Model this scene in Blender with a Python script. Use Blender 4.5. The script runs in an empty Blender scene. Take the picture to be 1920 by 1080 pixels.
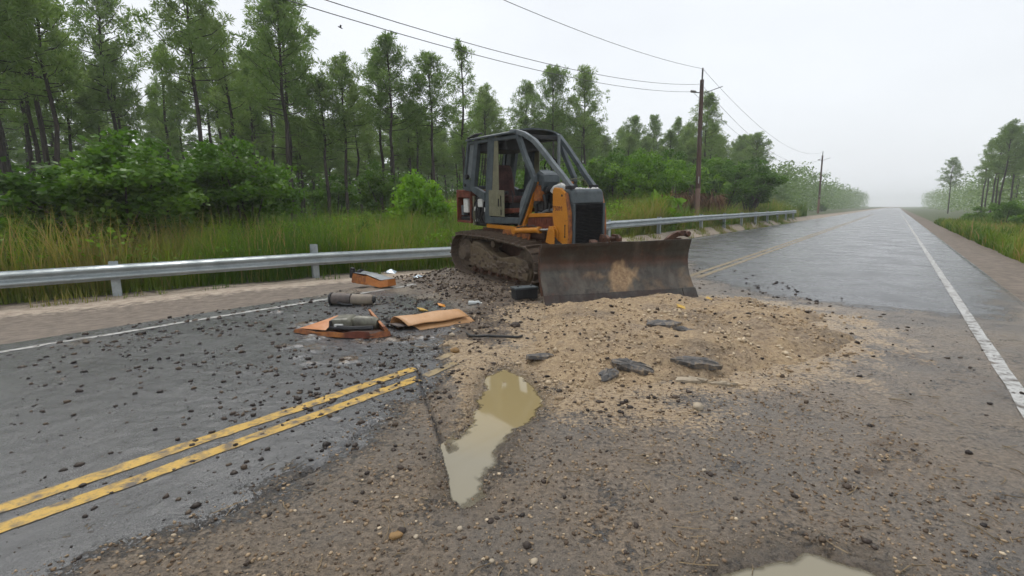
import bpy, math, random
import numpy as np
from mathutils import Matrix, Vector

# ------------------------------------------------------------------ camera, sky, sun, exposure
scn = bpy.context.scene
C = scn.collection
PITCH, ROLL, CAM_H = math.atan(146 / 900), 0.0105, 1.5
cp, sp, cr, sr = math.cos(PITCH), math.sin(PITCH), math.cos(ROLL), math.sin(ROLL)
fw = Vector((0, cp, -sp)); up0 = Vector((0, sp, cp)); r0 = Vector((1, 0, 0))
rv = r0 * cr - up0 * sr; uv = up0 * cr + r0 * sr
cam = bpy.data.cameras.new("camera"); cam.sensor_width = 36; cam.lens = 900 / 1920 * 36
cam.clip_start = 0.05; cam.clip_end = 4000
camo = bpy.data.objects.new("camera", cam); C.objects.link(camo)
mw = Matrix.Identity(4)
for i in range(3):
    mw[i][0], mw[i][1], mw[i][2] = rv[i], uv[i], -fw[i]
mw.translation = (0, 0, CAM_H)
camo.matrix_world = mw
scn.camera = camo

SUN_EL, SUN_AZ = math.radians(58), math.radians(-35)      # high, ahead and to the left, behind cloud
world = bpy.data.worlds.new("World"); scn.world = world; world.use_nodes = True
nt = world.node_tree; nt.nodes.clear()
wo = nt.nodes.new("ShaderNodeOutputWorld"); bg = nt.nodes.new("ShaderNodeBackground")
sky = nt.nodes.new("ShaderNodeTexSky"); sky.sky_type = 'NISHITA'; sky.sun_disc = False
sky.sun_elevation = SUN_EL; sky.sun_rotation = SUN_AZ; sky.dust_density = 4; sky.air_density = 1.5
mul = nt.nodes.new("ShaderNodeVectorMath"); mul.operation = 'SCALE'; mul.inputs[3].default_value = 0.08
mixw = nt.nodes.new("ShaderNodeMix"); mixw.data_type = 'RGBA'; mixw.inputs[0].default_value = 0.9
mixw.inputs[7].default_value = (0.80, 0.83, 0.87, 1)        # the even cloud sheet
nt.links.new(sky.outputs[0], mul.inputs[0]); nt.links.new(mul.outputs[0], mixw.inputs[6])
wtc = nt.nodes.new("ShaderNodeTexCoord"); wmp = nt.nodes.new("ShaderNodeMapping"); wmp.inputs["Scale"].default_value = (1.0, 1.0, 2.6); wn = nt.nodes.new("ShaderNodeTexNoise"); wn.inputs["Scale"].default_value = 1.6; wn.inputs["Detail"].default_value = 5
wr = nt.nodes.new("ShaderNodeMapRange"); wr.inputs[1].default_value = 0.3; wr.inputs[2].default_value = 0.7; wr.inputs[3].default_value = 0.92; wr.inputs[4].default_value = 1.05
wm = nt.nodes.new("ShaderNodeVectorMath"); wm.operation = 'SCALE'
nt.links.new(wtc.outputs["Generated"], wmp.inputs[0]); nt.links.new(wmp.outputs[0], wn.inputs["Vector"]); nt.links.new(wn.outputs[0], wr.inputs[0]); nt.links.new(mixw.outputs[2], wm.inputs[0]); nt.links.new(wr.outputs[0], wm.inputs[3])
nt.links.new(wm.outputs[0], bg.inputs[0]); bg.inputs[1].default_value = 1.0
nt.links.new(bg.outputs[0], wo.inputs[0])
sl = bpy.data.lights.new("sun", 'SUN'); sl.energy = 1.5; sl.angle = math.radians(20); sl.color = (1, 0.97, 0.92)
so = bpy.data.objects.new("sun", sl); C.objects.link(so)
sd = Vector((math.sin(SUN_AZ) * math.cos(SUN_EL), math.cos(SUN_AZ) * math.cos(SUN_EL), math.sin(SUN_EL)))
so.rotation_euler = sd.to_track_quat('Z', 'Y').to_euler()
scn.view_settings.view_transform = 'Standard'; scn.view_settings.look = 'None'
scn.view_settings.exposure = 0.3; scn.view_settings.gamma = 1.0; scn.view_settings.use_curve_mapping = False
scn.render.engine = 'CYCLES'
scn.cycles.use_denoising = True
scn.cycles.use_adaptive_sampling = True; scn.cycles.adaptive_threshold = 0.05
scn.cycles.max_bounces = 6; scn.cycles.diffuse_bounces = 3; scn.cycles.glossy_bounces = 3
scn.cycles.transparent_max_bounces = 8; scn.cycles.volume_bounces = 2

# ------------------------------------------------------------------ materials
MT = {}
class N:
    """small helper round a node tree"""
    def __init__(s, name):
        s.m = bpy.data.materials.new(name); s.m.use_nodes = True; s.t = s.m.node_tree; s.t.nodes.clear()
        s.out = s.t.nodes.new("ShaderNodeOutputMaterial")
        s.bsdf = s.t.nodes.new("ShaderNodeBsdfPrincipled")
        s.t.links.new(s.bsdf.outputs[0], s.out.inputs[0])
        s.tc = s.t.nodes.new("ShaderNodeTexCoord")
        MT[name] = s.m
    def L(s, a, b): s.t.links.new(a, b)
    def noise(s, scale, detail=6, rough=0.6, stretch=None, dist=0.0):
        n = s.t.nodes.new("ShaderNodeTexNoise"); n.inputs["Scale"].default_value = scale
        n.inputs["Detail"].default_value = detail; n.inputs["Roughness"].default_value = rough
        n.inputs["Distortion"].default_value = dist
        src = s.tc.outputs["Object"]
        if stretch:
            mp = s.t.nodes.new("ShaderNodeMapping"); mp.inputs["Scale"].default_value = stretch
            s.L(src, mp.inputs[0]); src = mp.outputs[0]
        s.L(src, n.inputs["Vector"]); return n.outputs[0]
    def voro(s, scale, feature='F1'):
        n = s.t.nodes.new("ShaderNodeTexVoronoi"); n.inputs["Scale"].default_value = scale; n.feature = feature
        s.L(s.tc.outputs["Object"], n.inputs["Vector"]); return n
    def rng(s, v, a, b, c=0.0, d=1.0):
        n = s.t.nodes.new("ShaderNodeMapRange"); n.inputs[1].default_value = a; n.inputs[2].default_value = b
        n.inputs[3].default_value = c; n.inputs[4].default_value = d; s.L(v, n.inputs[0]); return n.outputs[0]
    def attr(s, name):
        n = s.t.nodes.new("ShaderNodeAttribute"); n.attribute_name = name; return n.outputs["Fac"]
    def math(s, op, a, b):
        n = s.t.nodes.new("ShaderNodeMath"); n.operation = op
        for i, v in enumerate((a, b)):
            if isinstance(v, (int, float)): n.inputs[i].default_value = v
            else: s.L(v, n.inputs[i])
        return n.outputs[0]
    def mix(s, f, a, b, mode='MIX'):
        n = s.t.nodes.new("ShaderNodeMix"); n.data_type = 'RGBA'; n.blend_type = mode
        for i, v in ((0, f), (6, a), (7, b)):
            if isinstance(v, (int, float)): n.inputs[i].default_value = v
            elif isinstance(v, tuple): n.inputs[i].default_value = v + (1,) if len(v) == 3 else v
            else: s.L(v, n.inputs[i])
        return n.outputs[2]
    def ramp(s, f, stops):
        n = s.t.nodes.new("ShaderNodeValToRGB"); e = n.color_ramp.elements
        while len(e) < len(stops): e.new(0.5)
        for k, (p, c) in enumerate(stops): e[k].position = p; e[k].color = c + (1,)
        s.L(f, n.inputs[0]); return n.outputs[0]
    def bump(s, h, strength=0.3, dist=0.01):
        n = s.t.nodes.new("ShaderNodeBump"); n.inputs["Strength"].default_value = strength
        n.inputs["Distance"].default_value = dist; s.L(h, n.inputs["Height"]); s.L(n.outputs[0], s.bsdf.inputs["Normal"])
    def fin(s, col, rough=0.6, metal=0.0, spec=0.5):
        if isinstance(col, tuple): s.bsdf.inputs["Base Color"].default_value = col + (1,)
        else: s.L(col, s.bsdf.inputs["Base Color"])
        if isinstance(rough, (int, float)): s.bsdf.inputs["Roughness"].default_value = rough
        else: s.L(rough, s.bsdf.inputs["Roughness"])
        s.bsdf.inputs["Metallic"].default_value = metal
        s.bsdf.inputs["Specular IOR Level"].default_value = spec
        return s.m

def worn(name, c1, c2, scale=6, lo=0.45, hi=0.65, rough=0.5, metal=0.0, c3=None, lo3=0.58, hi3=0.7, bump=0.15, scale3=22, stretch=None):
    n = N(name)
    a = n.noise(scale, 8, 0.65, stretch); col = n.mix(n.rng(a, lo, hi), c1, c2)
    fine = n.noise(scale * 9, 6, 0.7)
    col = n.mix(n.rng(fine, 0.35, 0.75, 0.0, 0.35), col, tuple(v * 0.45 for v in c1))
    if c3:
        b = n.noise(scale3, 8, 0.7, None, 0.4); col = n.mix(n.rng(b, lo3, hi3), col, c3)
    n.bump(fine, bump, 0.01)
    return n.fin(col, n.rng(a, 0.3, 0.7, rough - 0.12, rough + 0.2), metal)

worn('paint_orange', (0.60, 0.235, 0.014), (0.52, 0.185, 0.014), 4, 0.4, 0.7, 0.42, c3=(0.16, 0.045, 0.018), lo3=0.63, hi3=0.72, scale3=9)
worn('paint_orange_rusty', (0.40, 0.14, 0.025), (0.17, 0.05, 0.02), 7, 0.42, 0.6, 0.55, c3=(0.05, 0.03, 0.025), lo3=0.56, hi3=0.68)
worn('rust_brown', (0.10, 0.038, 0.018), (0.055, 0.026, 0.016), 8, 0.4, 0.6, 0.7, c3=(0.17, 0.06, 0.025), lo3=0.58, hi3=0.7)
worn('rust_red', (0.20, 0.045, 0.018), (0.10, 0.028, 0.015), 7, 0.4, 0.6, 0.7, c3=(0.03, 0.018, 0.015), lo3=0.6, hi3=0.7)
worn('paint_grey', (0.072, 0.09, 0.099), (0.05, 0.063, 0.07), 5, 0.4, 0.65, 0.5, c3=(0.03, 0.032, 0.034), lo3=0.56, hi3=0.70, scale3=5)
worn('paint_grey_light', (0.165, 0.185, 0.195), (0.10, 0.12, 0.13), 6, 0.4, 0.65, 0.45, c3=(0.07, 0.08, 0.08), lo3=0.6, hi3=0.72)
worn('charred', (0.012, 0.012, 0.014), (0.028, 0.028, 0.03), 9, 0.45, 0.65, 0.6, c3=(0.07, 0.06, 0.05), lo3=0.64, hi3=0.74)
worn('engine_iron', (0.022, 0.022, 0.024), (0.05, 0.048, 0.045), 14, 0.45, 0.6, 0.5, c3=(0.16, 0.15, 0.13), lo3=0.62, hi3=0.72)
worn('khaki', (0.20, 0.19, 0.115), (0.15, 0.145, 0.095), 7, 0.4, 0.65, 0.6, c3=(0.07, 0.065, 0.05), lo3=0.63, hi3=0.75)
worn('seat_burnt', (0.085, 0.03, 0.024), (0.05, 0.022, 0.02), 9, 0.4, 0.6, 0.75, c3=(0.15, 0.055, 0.04), lo3=0.6, hi3=0.74)
worn('ash_white', (0.62, 0.62, 0.6), (0.42, 0.42, 0.4), 12, 0.45, 0.65, 0.8)
worn('label_white', (0.72, 0.72, 0.68), (0.6, 0.58, 0.52), 12, 0.5, 0.7, 0.5, bump=0.02)
worn('track_mud', (0.125, 0.09, 0.06), (0.075, 0.05, 0.034), 6, 0.4, 0.6, 0.7, c3=(0.17, 0.135, 0.085), lo3=0.55, hi3=0.68, bump=0.5, scale3=14)
worn('track_steel', (0.085, 0.06, 0.043), (0.15, 0.108, 0.072), 9, 0.42, 0.6, 0.55, c3=(0.15, 0.115, 0.08), lo3=0.6, hi3=0.72, bump=0.3)
worn('guard_mud', (0.17, 0.125, 0.075), (0.11, 0.078, 0.045), 4, 0.4, 0.65, 0.6, c3=(0.05, 0.035, 0.026), lo3=0.58, hi3=0.68, bump=0.45, scale3=10)
worn('black_rubber', (0.012, 0.012, 0.012), (0.02, 0.02, 0.02), 12, rough=0.5)
worn('chrome_rod', (0.6, 0.6, 0.6), (0.45, 0.44, 0.42), 9, rough=0.22, metal=1.0, bump=0.02)
worn('galvanised', (0.42, 0.46, 0.47), (0.33, 0.37, 0.38), 3, 0.4, 0.65, 0.42, metal=0.35, c3=(0.2, 0.21, 0.2), lo3=0.66, hi3=0.8, bump=0.04)
worn('pole_wood', (0.105, 0.06, 0.045), (0.07, 0.042, 0.034), 5, 0.4, 0.65, 0.8, stretch=(1, 1, 0.08), bump=0.4)
worn('pole_butt', (0.27, 0.17, 0.13), (0.2, 0.13, 0.1), 5, 0.4, 0.65, 0.85, stretch=(1, 1, 0.1), bump=0.3)
worn('line_metal', (0.10, 0.10, 0.105), (0.16, 0.16, 0.16), 5, rough=0.5, metal=0.4)
worn('insulator', (0.2, 0.18, 0.17), (0.12, 0.11, 0.1), 8, rough=0.35)
worn('paint_faded', (0.50, 0.185, 0.045), (0.42, 0.14, 0.03), 5, 0.4, 0.7, 0.5, c3=(0.12, 0.05, 0.025), lo3=0.62, hi3=0.74)
worn('tan_sheet', (0.50, 0.275, 0.125), (0.42, 0.22, 0.09), 5, 0.4, 0.7, 0.5, c3=(0.20, 0.10, 0.05), lo3=0.66, hi3=0.78, bump=0.05)
worn('olive_tank', (0.16, 0.155, 0.115), (0.08, 0.075, 0.06), 8, 0.42, 0.6, 0.5, c3=(0.04, 0.03, 0.025), lo3=0.58, hi3=0.68)
worn('muffler', (0.19, 0.15, 0.12), (0.26, 0.22, 0.165), 6, 0.42, 0.6, 0.6, c3=(0.06, 0.045, 0.04), lo3=0.62, hi3=0.74)
worn('muffler_dark', (0.075, 0.06, 0.055), (0.14, 0.11, 0.095), 8, 0.42, 0.6, 0.6)
worn('bottle_white', (0.6, 0.63, 0.62), (0.5, 0.52, 0.5), 9, rough=0.3, bump=0.02)
worn('blue_film', (0.30, 0.40, 0.48), (0.45, 0.52, 0.57), 12, rough=0.3, bump=0.05)
worn('yellow_bit', (0.55, 0.34, 0.05), (0.4, 0.24, 0.05), 18, rough=0.55)
worn('slab', (0.07, 0.068, 0.068), (0.15, 0.135, 0.12), 16, 0.42, 0.58, 0.6, c3=(0.27, 0.205, 0.135), lo3=0.53, hi3=0.64, bump=0.9, scale3=14)
worn('stone_pale', (0.40, 0.33, 0.24), (0.30, 0.25, 0.18), 14, rough=0.75, bump=0.3)
worn('stone_ochre', (0.27, 0.16, 0.06), (0.2, 0.12, 0.05), 14, rough=0.75, bump=0.4)
worn('clod', (0.04, 0.028, 0.021), (0.065, 0.045, 0.03), 14, rough=0.7, bump=0.6)
worn('straw', (0.26, 0.19, 0.10), (0.10, 0.065, 0.04), 30, rough=0.8)
worn('bird', (0.03, 0.03, 0.03), (0.04, 0.04, 0.04), 14, rough=0.8)
worn('bark', (0.065, 0.05, 0.043), (0.03, 0.025, 0.023), 7, 0.4, 0.6, 0.9, stretch=(1, 1, 0.25), bump=0.5)
worn('palm_trunk', (0.09, 0.07, 0.05), (0.05, 0.04, 0.03), 9, rough=0.9)

# blade: dark rubbed steel, brown scale, a tan patch of dried soil left in the middle
n = N('blade_steel')
a = n.noise(2.2, 8, 0.65, (1, 1, 2.2)); fine = n.noise(26, 8, 0.7); streak = n.noise(5, 6, 0.6, (1.0, 1.0, 0.25))
col = n.mix(n.rng(a, 0.42, 0.6), (0.052, 0.048, 0.04), (0.045, 0.026, 0.019))
col = n.mix(n.rng(streak, 0.5, 0.7, 0, 0.55), col, (0.125, 0.105, 0.085))
col = n.mix(n.rng(fine, 0.5, 0.75, 0, 0.7), col, (0.02, 0.018, 0.016))
col = n.mix(n.attr('soil'), col, n.mix(n.rng(fine, 0.4, 0.62), (0.37, 0.235, 0.12), (0.13, 0.085, 0.05)))
col = n.mix(n.attr('scale'), col, (0.105, 0.042, 0.025))
col = n.mix(n.math('MULTIPLY', n.attr('rubbed'), n.rng(streak, 0.35, 0.65, 0.0, 0.8)), col, (0.125, 0.107, 0.083))
blot = n.noise(6, 8, 0.7, None, 0.6); col = n.mix(n.rng(blot, 0.54, 0.66, 0, 0.75), col, (0.03, 0.024, 0.02)); col = n.mix(n.rng(blot, 0.42, 0.34, 0, 0.5), col, (0.12, 0.06, 0.035))
col = n.mix(n.attr('soil'), col, n.mix(n.rng(n.noise(14, 6, 0.7), 0.36, 0.62), (0.42, 0.28, 0.15), (0.22, 0.13, 0.065)))
n.bump(fine, 0.25, 0.008)
n.fin(col, n.rng(fine, 0.3, 0.7, 0.30, 0.58), 0.25)

# road, gravel, soil
def road_mat():
    n = N('road_surface')
    f1 = n.noise(140, 6, 0.75); f2 = n.noise(30, 6, 0.65); f3 = n.noise(3.2, 7, 0.62); f4 = n.noise(0.9, 6, 0.6)
    v = n.voro(75); agg = n.rng(v.outputs["Distance"], 0.05, 0.6)
    asp = n.mix(n.rng(f1, 0.35, 0.7), (0.04, 0.041, 0.044), (0.15, 0.15, 0.15))
    asp = n.mix(n.rng(agg, 0.0, 0.35, 0.5, 0.0), asp, (0.17, 0.155, 0.135))
    asp = n.mix(n.rng(f3, 0.35, 0.7, 0.0, 0.4), asp, (0.045, 0.046, 0.05))
    mud = n.mix(n.rng(f2, 0.36, 0.64), (0.10, 0.075, 0.052), (0.265, 0.205, 0.148))
    mud = n.mix(n.rng(f1, 0.50, 0.72, 0, 0.75), mud, (0.33, 0.275, 0.205))
    mud = n.mix(n.rng(f1, 0.46, 0.30, 0, 0.8), mud, (0.04, 0.032, 0.026))
    f5 = n.noise(55, 5, 0.7); mud = n.mix(n.rng(f5, 0.52, 0.66, 0, 0.7), mud, (0.055, 0.042, 0.032)); mud = n.mix(n.rng(f5, 0.42, 0.32, 0, 0.55), mud, (0.36, 0.29, 0.21))
    mud = n.mix(n.rng(f4, 0.42, 0.62, 0, 0.6), mud, n.mix(n.rng(f1, 0.35, 0.68), (0.055, 0.056, 0.056), (0.2, 0.185, 0.165)))
    drk = n.mix(n.rng(f2, 0.38, 0.62), (0.042, 0.028, 0.018), (0.135, 0.092, 0.056))
    drk = n.mix(n.rng(f1, 0.55, 0.72, 0, 0.6), drk, (0.2, 0.145, 0.085))
    tan = n.mix(n.rng(f2, 0.36, 0.62), (0.24, 0.165, 0.095), (0.45, 0.335, 0.205))
    tan = n.mix(n.rng(f1, 0.46, 0.30, 0, 0.75), tan, (0.09, 0.06, 0.04))
    br = n.math('MULTIPLY', n.math('SUBTRACT', f2, 0.5), 1.6); br3 = n.math('MULTIPLY', n.math('SUBTRACT', f3, 0.5), 1.6)
    def mask(name, lo=0.35, hi=0.65):
        m = n.math('ADD', n.math('ADD', n.attr(name), br), br3); return n.rng(m, lo, hi)
    mm = mask('mud')
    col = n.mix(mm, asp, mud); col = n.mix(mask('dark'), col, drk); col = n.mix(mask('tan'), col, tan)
    wetm = n.attr('wet'); col = n.mix(n.math('MULTIPLY', wetm, 0.5), col, (0.03, 0.024, 0.018))
    col = n.mix(n.attr('crack'), col, (0.008, 0.007, 0.007))
    h = n.math('ADD', n.math('MULTIPLY', f2, 1.0), n.math('MULTIPLY', f1, 0.45))
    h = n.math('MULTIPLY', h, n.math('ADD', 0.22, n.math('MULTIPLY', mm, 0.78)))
    n.bump(h, 0.9, 0.025)
    wet = n.math('ADD', n.rng(f4, 0.36, 0.64, 0.17, 0.32), n.rng(f1, 0.3, 0.7, -0.04, 0.08))
    rough = n.math('SUBTRACT', n.math('ADD', wet, n.math('MULTIPLY', mm, 0.12)), n.math('MULTIPLY', wetm, 0.25))
    n.fin(col, rough, 0.0, 0.5)
road_mat()

def paint_mat(name, c, dirt):
    n = N(name); f1 = n.noise(90, 6, 0.75); f2 = n.noise(9, 8, 0.7)
    col = n.mix(n.rng(f1, 0.35, 0.7), tuple(v * 0.7 for v in c), c)
    col = n.mix(n.rng(f2, 0.47, 0.62), col, (0.085, 0.068, 0.054)); f3 = n.noise(35, 5, 0.7); col = n.mix(n.rng(f3, 0.56, 0.66, 0, 0.8), col, (0.06, 0.05, 0.042)); col = n.mix(dirt, col, (0.12, 0.1, 0.08))
    n.bump(f1, 0.4, 0.01); n.fin(col, 0.45)
paint_mat('line_yellow', (0.62, 0.38, 0.055), 0.05); paint_mat('line_yellow_far', (0.45, 0.31, 0.10), 0.45); paint_mat('line_white', (0.6, 0.6, 0.58), 0.15)

n = N('gravel'); f1 = n.noise(120, 6, 0.75); f2 = n.noise(22, 7, 0.68); f3 = n.noise(2.4, 6, 0.62)
col = n.mix(n.rng(f2, 0.36, 0.62), (0.235, 0.155, 0.082), (0.44, 0.32, 0.185))
col = n.mix(n.rng(f1, 0.52, 0.7, 0, 0.7), col, (0.55, 0.42, 0.265)); col = n.mix(n.rng(f1, 0.46, 0.34, 0, 0.75), col, (0.085, 0.055, 0.032))
f6 = n.noise(0.9, 6, 0.6); col = n.mix(n.rng(f6, 0.5, 0.62, 0, 0.8), col, n.mix(n.rng(f2, 0.4, 0.62), (0.10, 0.072, 0.048), (0.26, 0.195, 0.125)))
col = n.mix(n.rng(f3, 0.50, 0.64, 0, 0.75), col, n.mix(n.rng(f2, 0.4, 0.62), (0.16, 0.11, 0.07), (0.32, 0.245, 0.165)))
n.bump(n.math('ADD', f2, n.math('MULTIPLY', f1, 0.5)), 0.9, 0.03); n.fin(col, 0.7)

n = N('ground_soil'); f1 = n.noise(60, 6, 0.75); f2 = n.noise(6, 7, 0.65); f3 = n.noise(0.6, 6, 0.6)
sand = n.mix(n.rng(f2, 0.36, 0.64), (0.25, 0.195, 0.145), (0.42, 0.35, 0.275)); sand = n.mix(n.rng(f1, 0.5, 0.7, 0, 0.5), sand, (0.14, 0.1, 0.075))
dirt = n.mix(n.rng(f2, 0.36, 0.64), (0.10, 0.078, 0.06), (0.2, 0.16, 0.125)); dirt = n.mix(n.rng(f1, 0.5, 0.7, 0, 0.5), dirt, (0.05, 0.04, 0.03))
sod = n.mix(n.rng(f2, 0.36, 0.64), (0.035, 0.05, 0.018), (0.08, 0.10, 0.03))
j = n.math('MULTIPLY', n.math('SUBTRACT', f2, 0.5), 1.2)
col = n.mix(n.rng(n.math('ADD', n.attr('sand'), j), 0.3, 0.7), dirt, sand)
col = n.mix(n.rng(n.math('ADD', n.attr('sod'), j), 0.35, 0.65), col, sod)
n.bump(f1, 0.35, 0.015); n.fin(col, 0.85)

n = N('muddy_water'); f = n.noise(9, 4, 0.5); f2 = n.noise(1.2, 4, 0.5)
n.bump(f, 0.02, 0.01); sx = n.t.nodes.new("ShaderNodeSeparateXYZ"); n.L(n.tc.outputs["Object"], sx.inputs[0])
reflect_tone = n.rng(n.math('ADD', sx.outputs[1], n.math('MULTIPLY', n.math('SUBTRACT', f2, 0.5), 0.8)), 2.75, 3.35)   # pale grey of the reflected sky put into the water colour, near end
n.fin(n.mix(reflect_tone, (0.225, 0.20, 0.14), (0.265, 0.21, 0.105)), 0.045, 0, 0.5)
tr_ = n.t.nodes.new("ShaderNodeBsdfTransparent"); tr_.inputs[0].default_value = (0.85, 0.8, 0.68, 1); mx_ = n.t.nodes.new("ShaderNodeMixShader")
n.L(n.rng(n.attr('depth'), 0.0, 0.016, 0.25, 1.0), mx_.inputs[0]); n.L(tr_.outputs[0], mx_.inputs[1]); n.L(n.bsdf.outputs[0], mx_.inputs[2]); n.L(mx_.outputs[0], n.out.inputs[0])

def attr_mat(name, stops, rough=0.7, transl=0.0, rnd=0.0):
    n = N(name); v = n.attr('v')
    if rnd:
        oi = n.t.nodes.new("ShaderNodeObjectInfo")
        v = n.math('ADD', v, n.math('MULTIPLY', n.math('SUBTRACT', oi.outputs["Random"], 0.5), rnd))
    col = n.ramp(v, stops)
    n.fin(col, rough, 0, 0.3)
    if transl:
        tr = n.t.nodes.new("ShaderNodeBsdfTranslucent"); mx = n.t.nodes.new("ShaderNodeMixShader"); mx.inputs[0].default_value = transl
        n.L(n.mix(1.0, col, (1.15, 1.25, 0.7), 'MULTIPLY'), tr.inputs[0]); n.L(n.bsdf.outputs[0], mx.inputs[1]); n.L(tr.outputs[0], mx.inputs[2]); n.L(mx.outputs[0], n.out.inputs[0])
    return n.m
attr_mat('pine_needles', [(0.0, (0.085, 0.145, 0.045)), (0.5, (0.165, 0.245, 0.08)), (1.0, (0.25, 0.32, 0.13))], 0.6, 0.5, 0.4)
attr_mat('leaf_bright', [(0.0, (0.055, 0.13, 0.008)), (0.5, (0.125, 0.25, 0.015)), (1.0, (0.22, 0.36, 0.03))], 0.5, 0.4, 0.3)
attr_mat('leaf_dome', [(0.0, (0.07, 0.17, 0.01)), (0.5, (0.16, 0.31, 0.018)), (1.0, (0.27, 0.43, 0.04))], 0.5, 0.4)
attr_mat('leaf_mid', [(0.0, (0.04, 0.095, 0.012)), (0.5, (0.09, 0.185, 0.022)), (1.0, (0.17, 0.28, 0.04))], 0.5, 0.4, 0.4)
attr_mat('leaf_brown', [(0.0, (0.10, 0.05, 0.035)), (0.5, (0.20, 0.115, 0.07)), (1.0, (0.30, 0.19, 0.12))], 0.8, 0.2)
attr_mat('grass_blade', [(0.0, (0.07, 0.14, 0.012)), (0.35, (0.16, 0.23, 0.022)), (0.65, (0.26, 0.24, 0.055)), (1.0, (0.34, 0.22, 0.11))], 0.6, 0.35)
attr_mat('pebble', [(0.0, (0.03, 0.022, 0.017)), (0.3, (0.15, 0.10, 0.06)), (0.6, (0.36, 0.265, 0.165)), (1.0, (0.58, 0.47, 0.33))], 0.7)
attr_mat('soil_lump', [(0.0, (0.03, 0.02, 0.014)), (0.5, (0.06, 0.042, 0.028)), (1.0, (0.17, 0.12, 0.075))], 0.75)
attr_mat('clods', [(0.0, (0.018, 0.013, 0.011)), (0.6, (0.05, 0.035, 0.026)), (1.0, (0.10, 0.07, 0.045))], 0.55)

# ------------------------------------------------------------------ mesh helpers
def vn(x, y, seed=0):
    xi = np.floor(x).astype(np.int64); yi = np.floor(y).astype(np.int64); fx = x - xi; fy = y - yi
    def h(a, b):
        k = (a * 374761393 + b * 668265263 + seed * 1442695041) & 0x7fffffff
        k = ((k ^ (k >> 13)) * 1274126177) & 0x7fffffff
        return ((k ^ (k >> 16)) & 0xffff) / 65535.0
    u = fx * fx * (3 - 2 * fx); v = fy * fy * (3 - 2 * fy)
    return (h(xi, yi) * (1 - u) + h(xi + 1, yi) * u) * (1 - v) + (h(xi, yi + 1) * (1 - u) + h(xi + 1, yi + 1) * u) * v
def fbm(x, y, sc, oct=4, seed=0):
    x = np.asarray(x, float); y = np.asarray(y, float)
    r = 0; a = 1; tot = 0
    for o in range(oct):
        r = r + a * vn(x * sc + 17.3 * o, y * sc - 9.1 * o, seed + o); tot += a; a *= 0.5; sc *= 2.03
    return r / tot - 0.5
def sst(a, b, x):
    t = np.clip((x - a) / (b - a), 0, 1); return t * t * (3 - 2 * t)
def sdf(x, y, poly):
    """signed distance to a polygon, negative inside"""
    d = np.full(np.shape(x), 1e9); s = np.zeros(np.shape(x), bool); n_ = len(poly)
    for i in range(n_):
        ax, ay = poly[i]; bx_, by_ = poly[(i + 1) % n_]
        ex, ey = bx_ - ax, by_ - ay; wx, wy = x - ax, y - ay
        t = np.clip((wx * ex + wy * ey) / (ex * ex + ey * ey + 1e-12), 0, 1)
        d = np.minimum(d, (wx - ex * t) ** 2 + (wy - ey * t) ** 2)
        c = ((ay > y) != (by_ > y)) & (x < ex * (y - ay) / (ey if abs(ey) > 1e-9 else 1e-9) + ax); s ^= c
    return np.where(s, -1, 1) * np.sqrt(d)
def seg_dist(x, y, pts):
    d = np.full(np.shape(x), 1e9)
    for (ax, ay), (bx_, by_) in zip(pts[:-1], pts[1:]):
        ex, ey = bx_ - ax, by_ - ay; t = np.clip(((x - ax) * ex + (y - ay) * ey) / (ex * ex + ey * ey), 0, 1)
        d = np.minimum(d, np.hypot(x - ax - ex * t, y - ay - ey * t))
    return d

def np_mesh(name, V, F, attrs=None, smooth=False):
    V = np.asarray(V, np.float32); F = np.asarray(F, np.int32); k = F.shape[1]
    me = bpy.data.meshes.new(name); me.vertices.add(len(V)); me.vertices.foreach_set("co", V.ravel())
    me.loops.add(F.size); me.loops.foreach_set("vertex_index", F.ravel())
    me.polygons.add(len(F)); me.polygons.foreach_set("loop_start", np.arange(len(F), dtype=np.int32) * k)
    me.polygons.foreach_set("loop_total", np.full(len(F), k, np.int32))
    if smooth: me.polygons.foreach_set("use_smooth", np.ones(len(F), bool))
    me.update(calc_edges=True)
    for an, av in (attrs or {}).items():
        at_ = me.attributes.new(an, 'FLOAT', 'POINT'); at_.data.foreach_set("value", np.asarray(av, np.float32))
    return me
def link(name, me, mat=None, parent=None, loc=None):
    o = bpy.data.objects.new(name, me); C.objects.link(o)
    if mat is not None and me is not None and not me.materials: me.materials.append(MT[mat])
    if parent: o.parent = parent
    if loc: o.location = loc
    return o
def tag(o, label=None, cat=None, group=None, kind=None):
    for k, v in (("label", label), ("category", cat), ("group", group), ("kind", kind)):
        if v: o[k] = v
    return o
def thing(name, label, cat, loc=(0, 0, 0), rz=0.0, group=None):
    o = bpy.data.objects.new(name, None); C.objects.link(o); o.empty_display_size = 0.2
    o.location = loc; o.rotation_euler = (0, 0, rz); return tag(o, label, cat, group)

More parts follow.
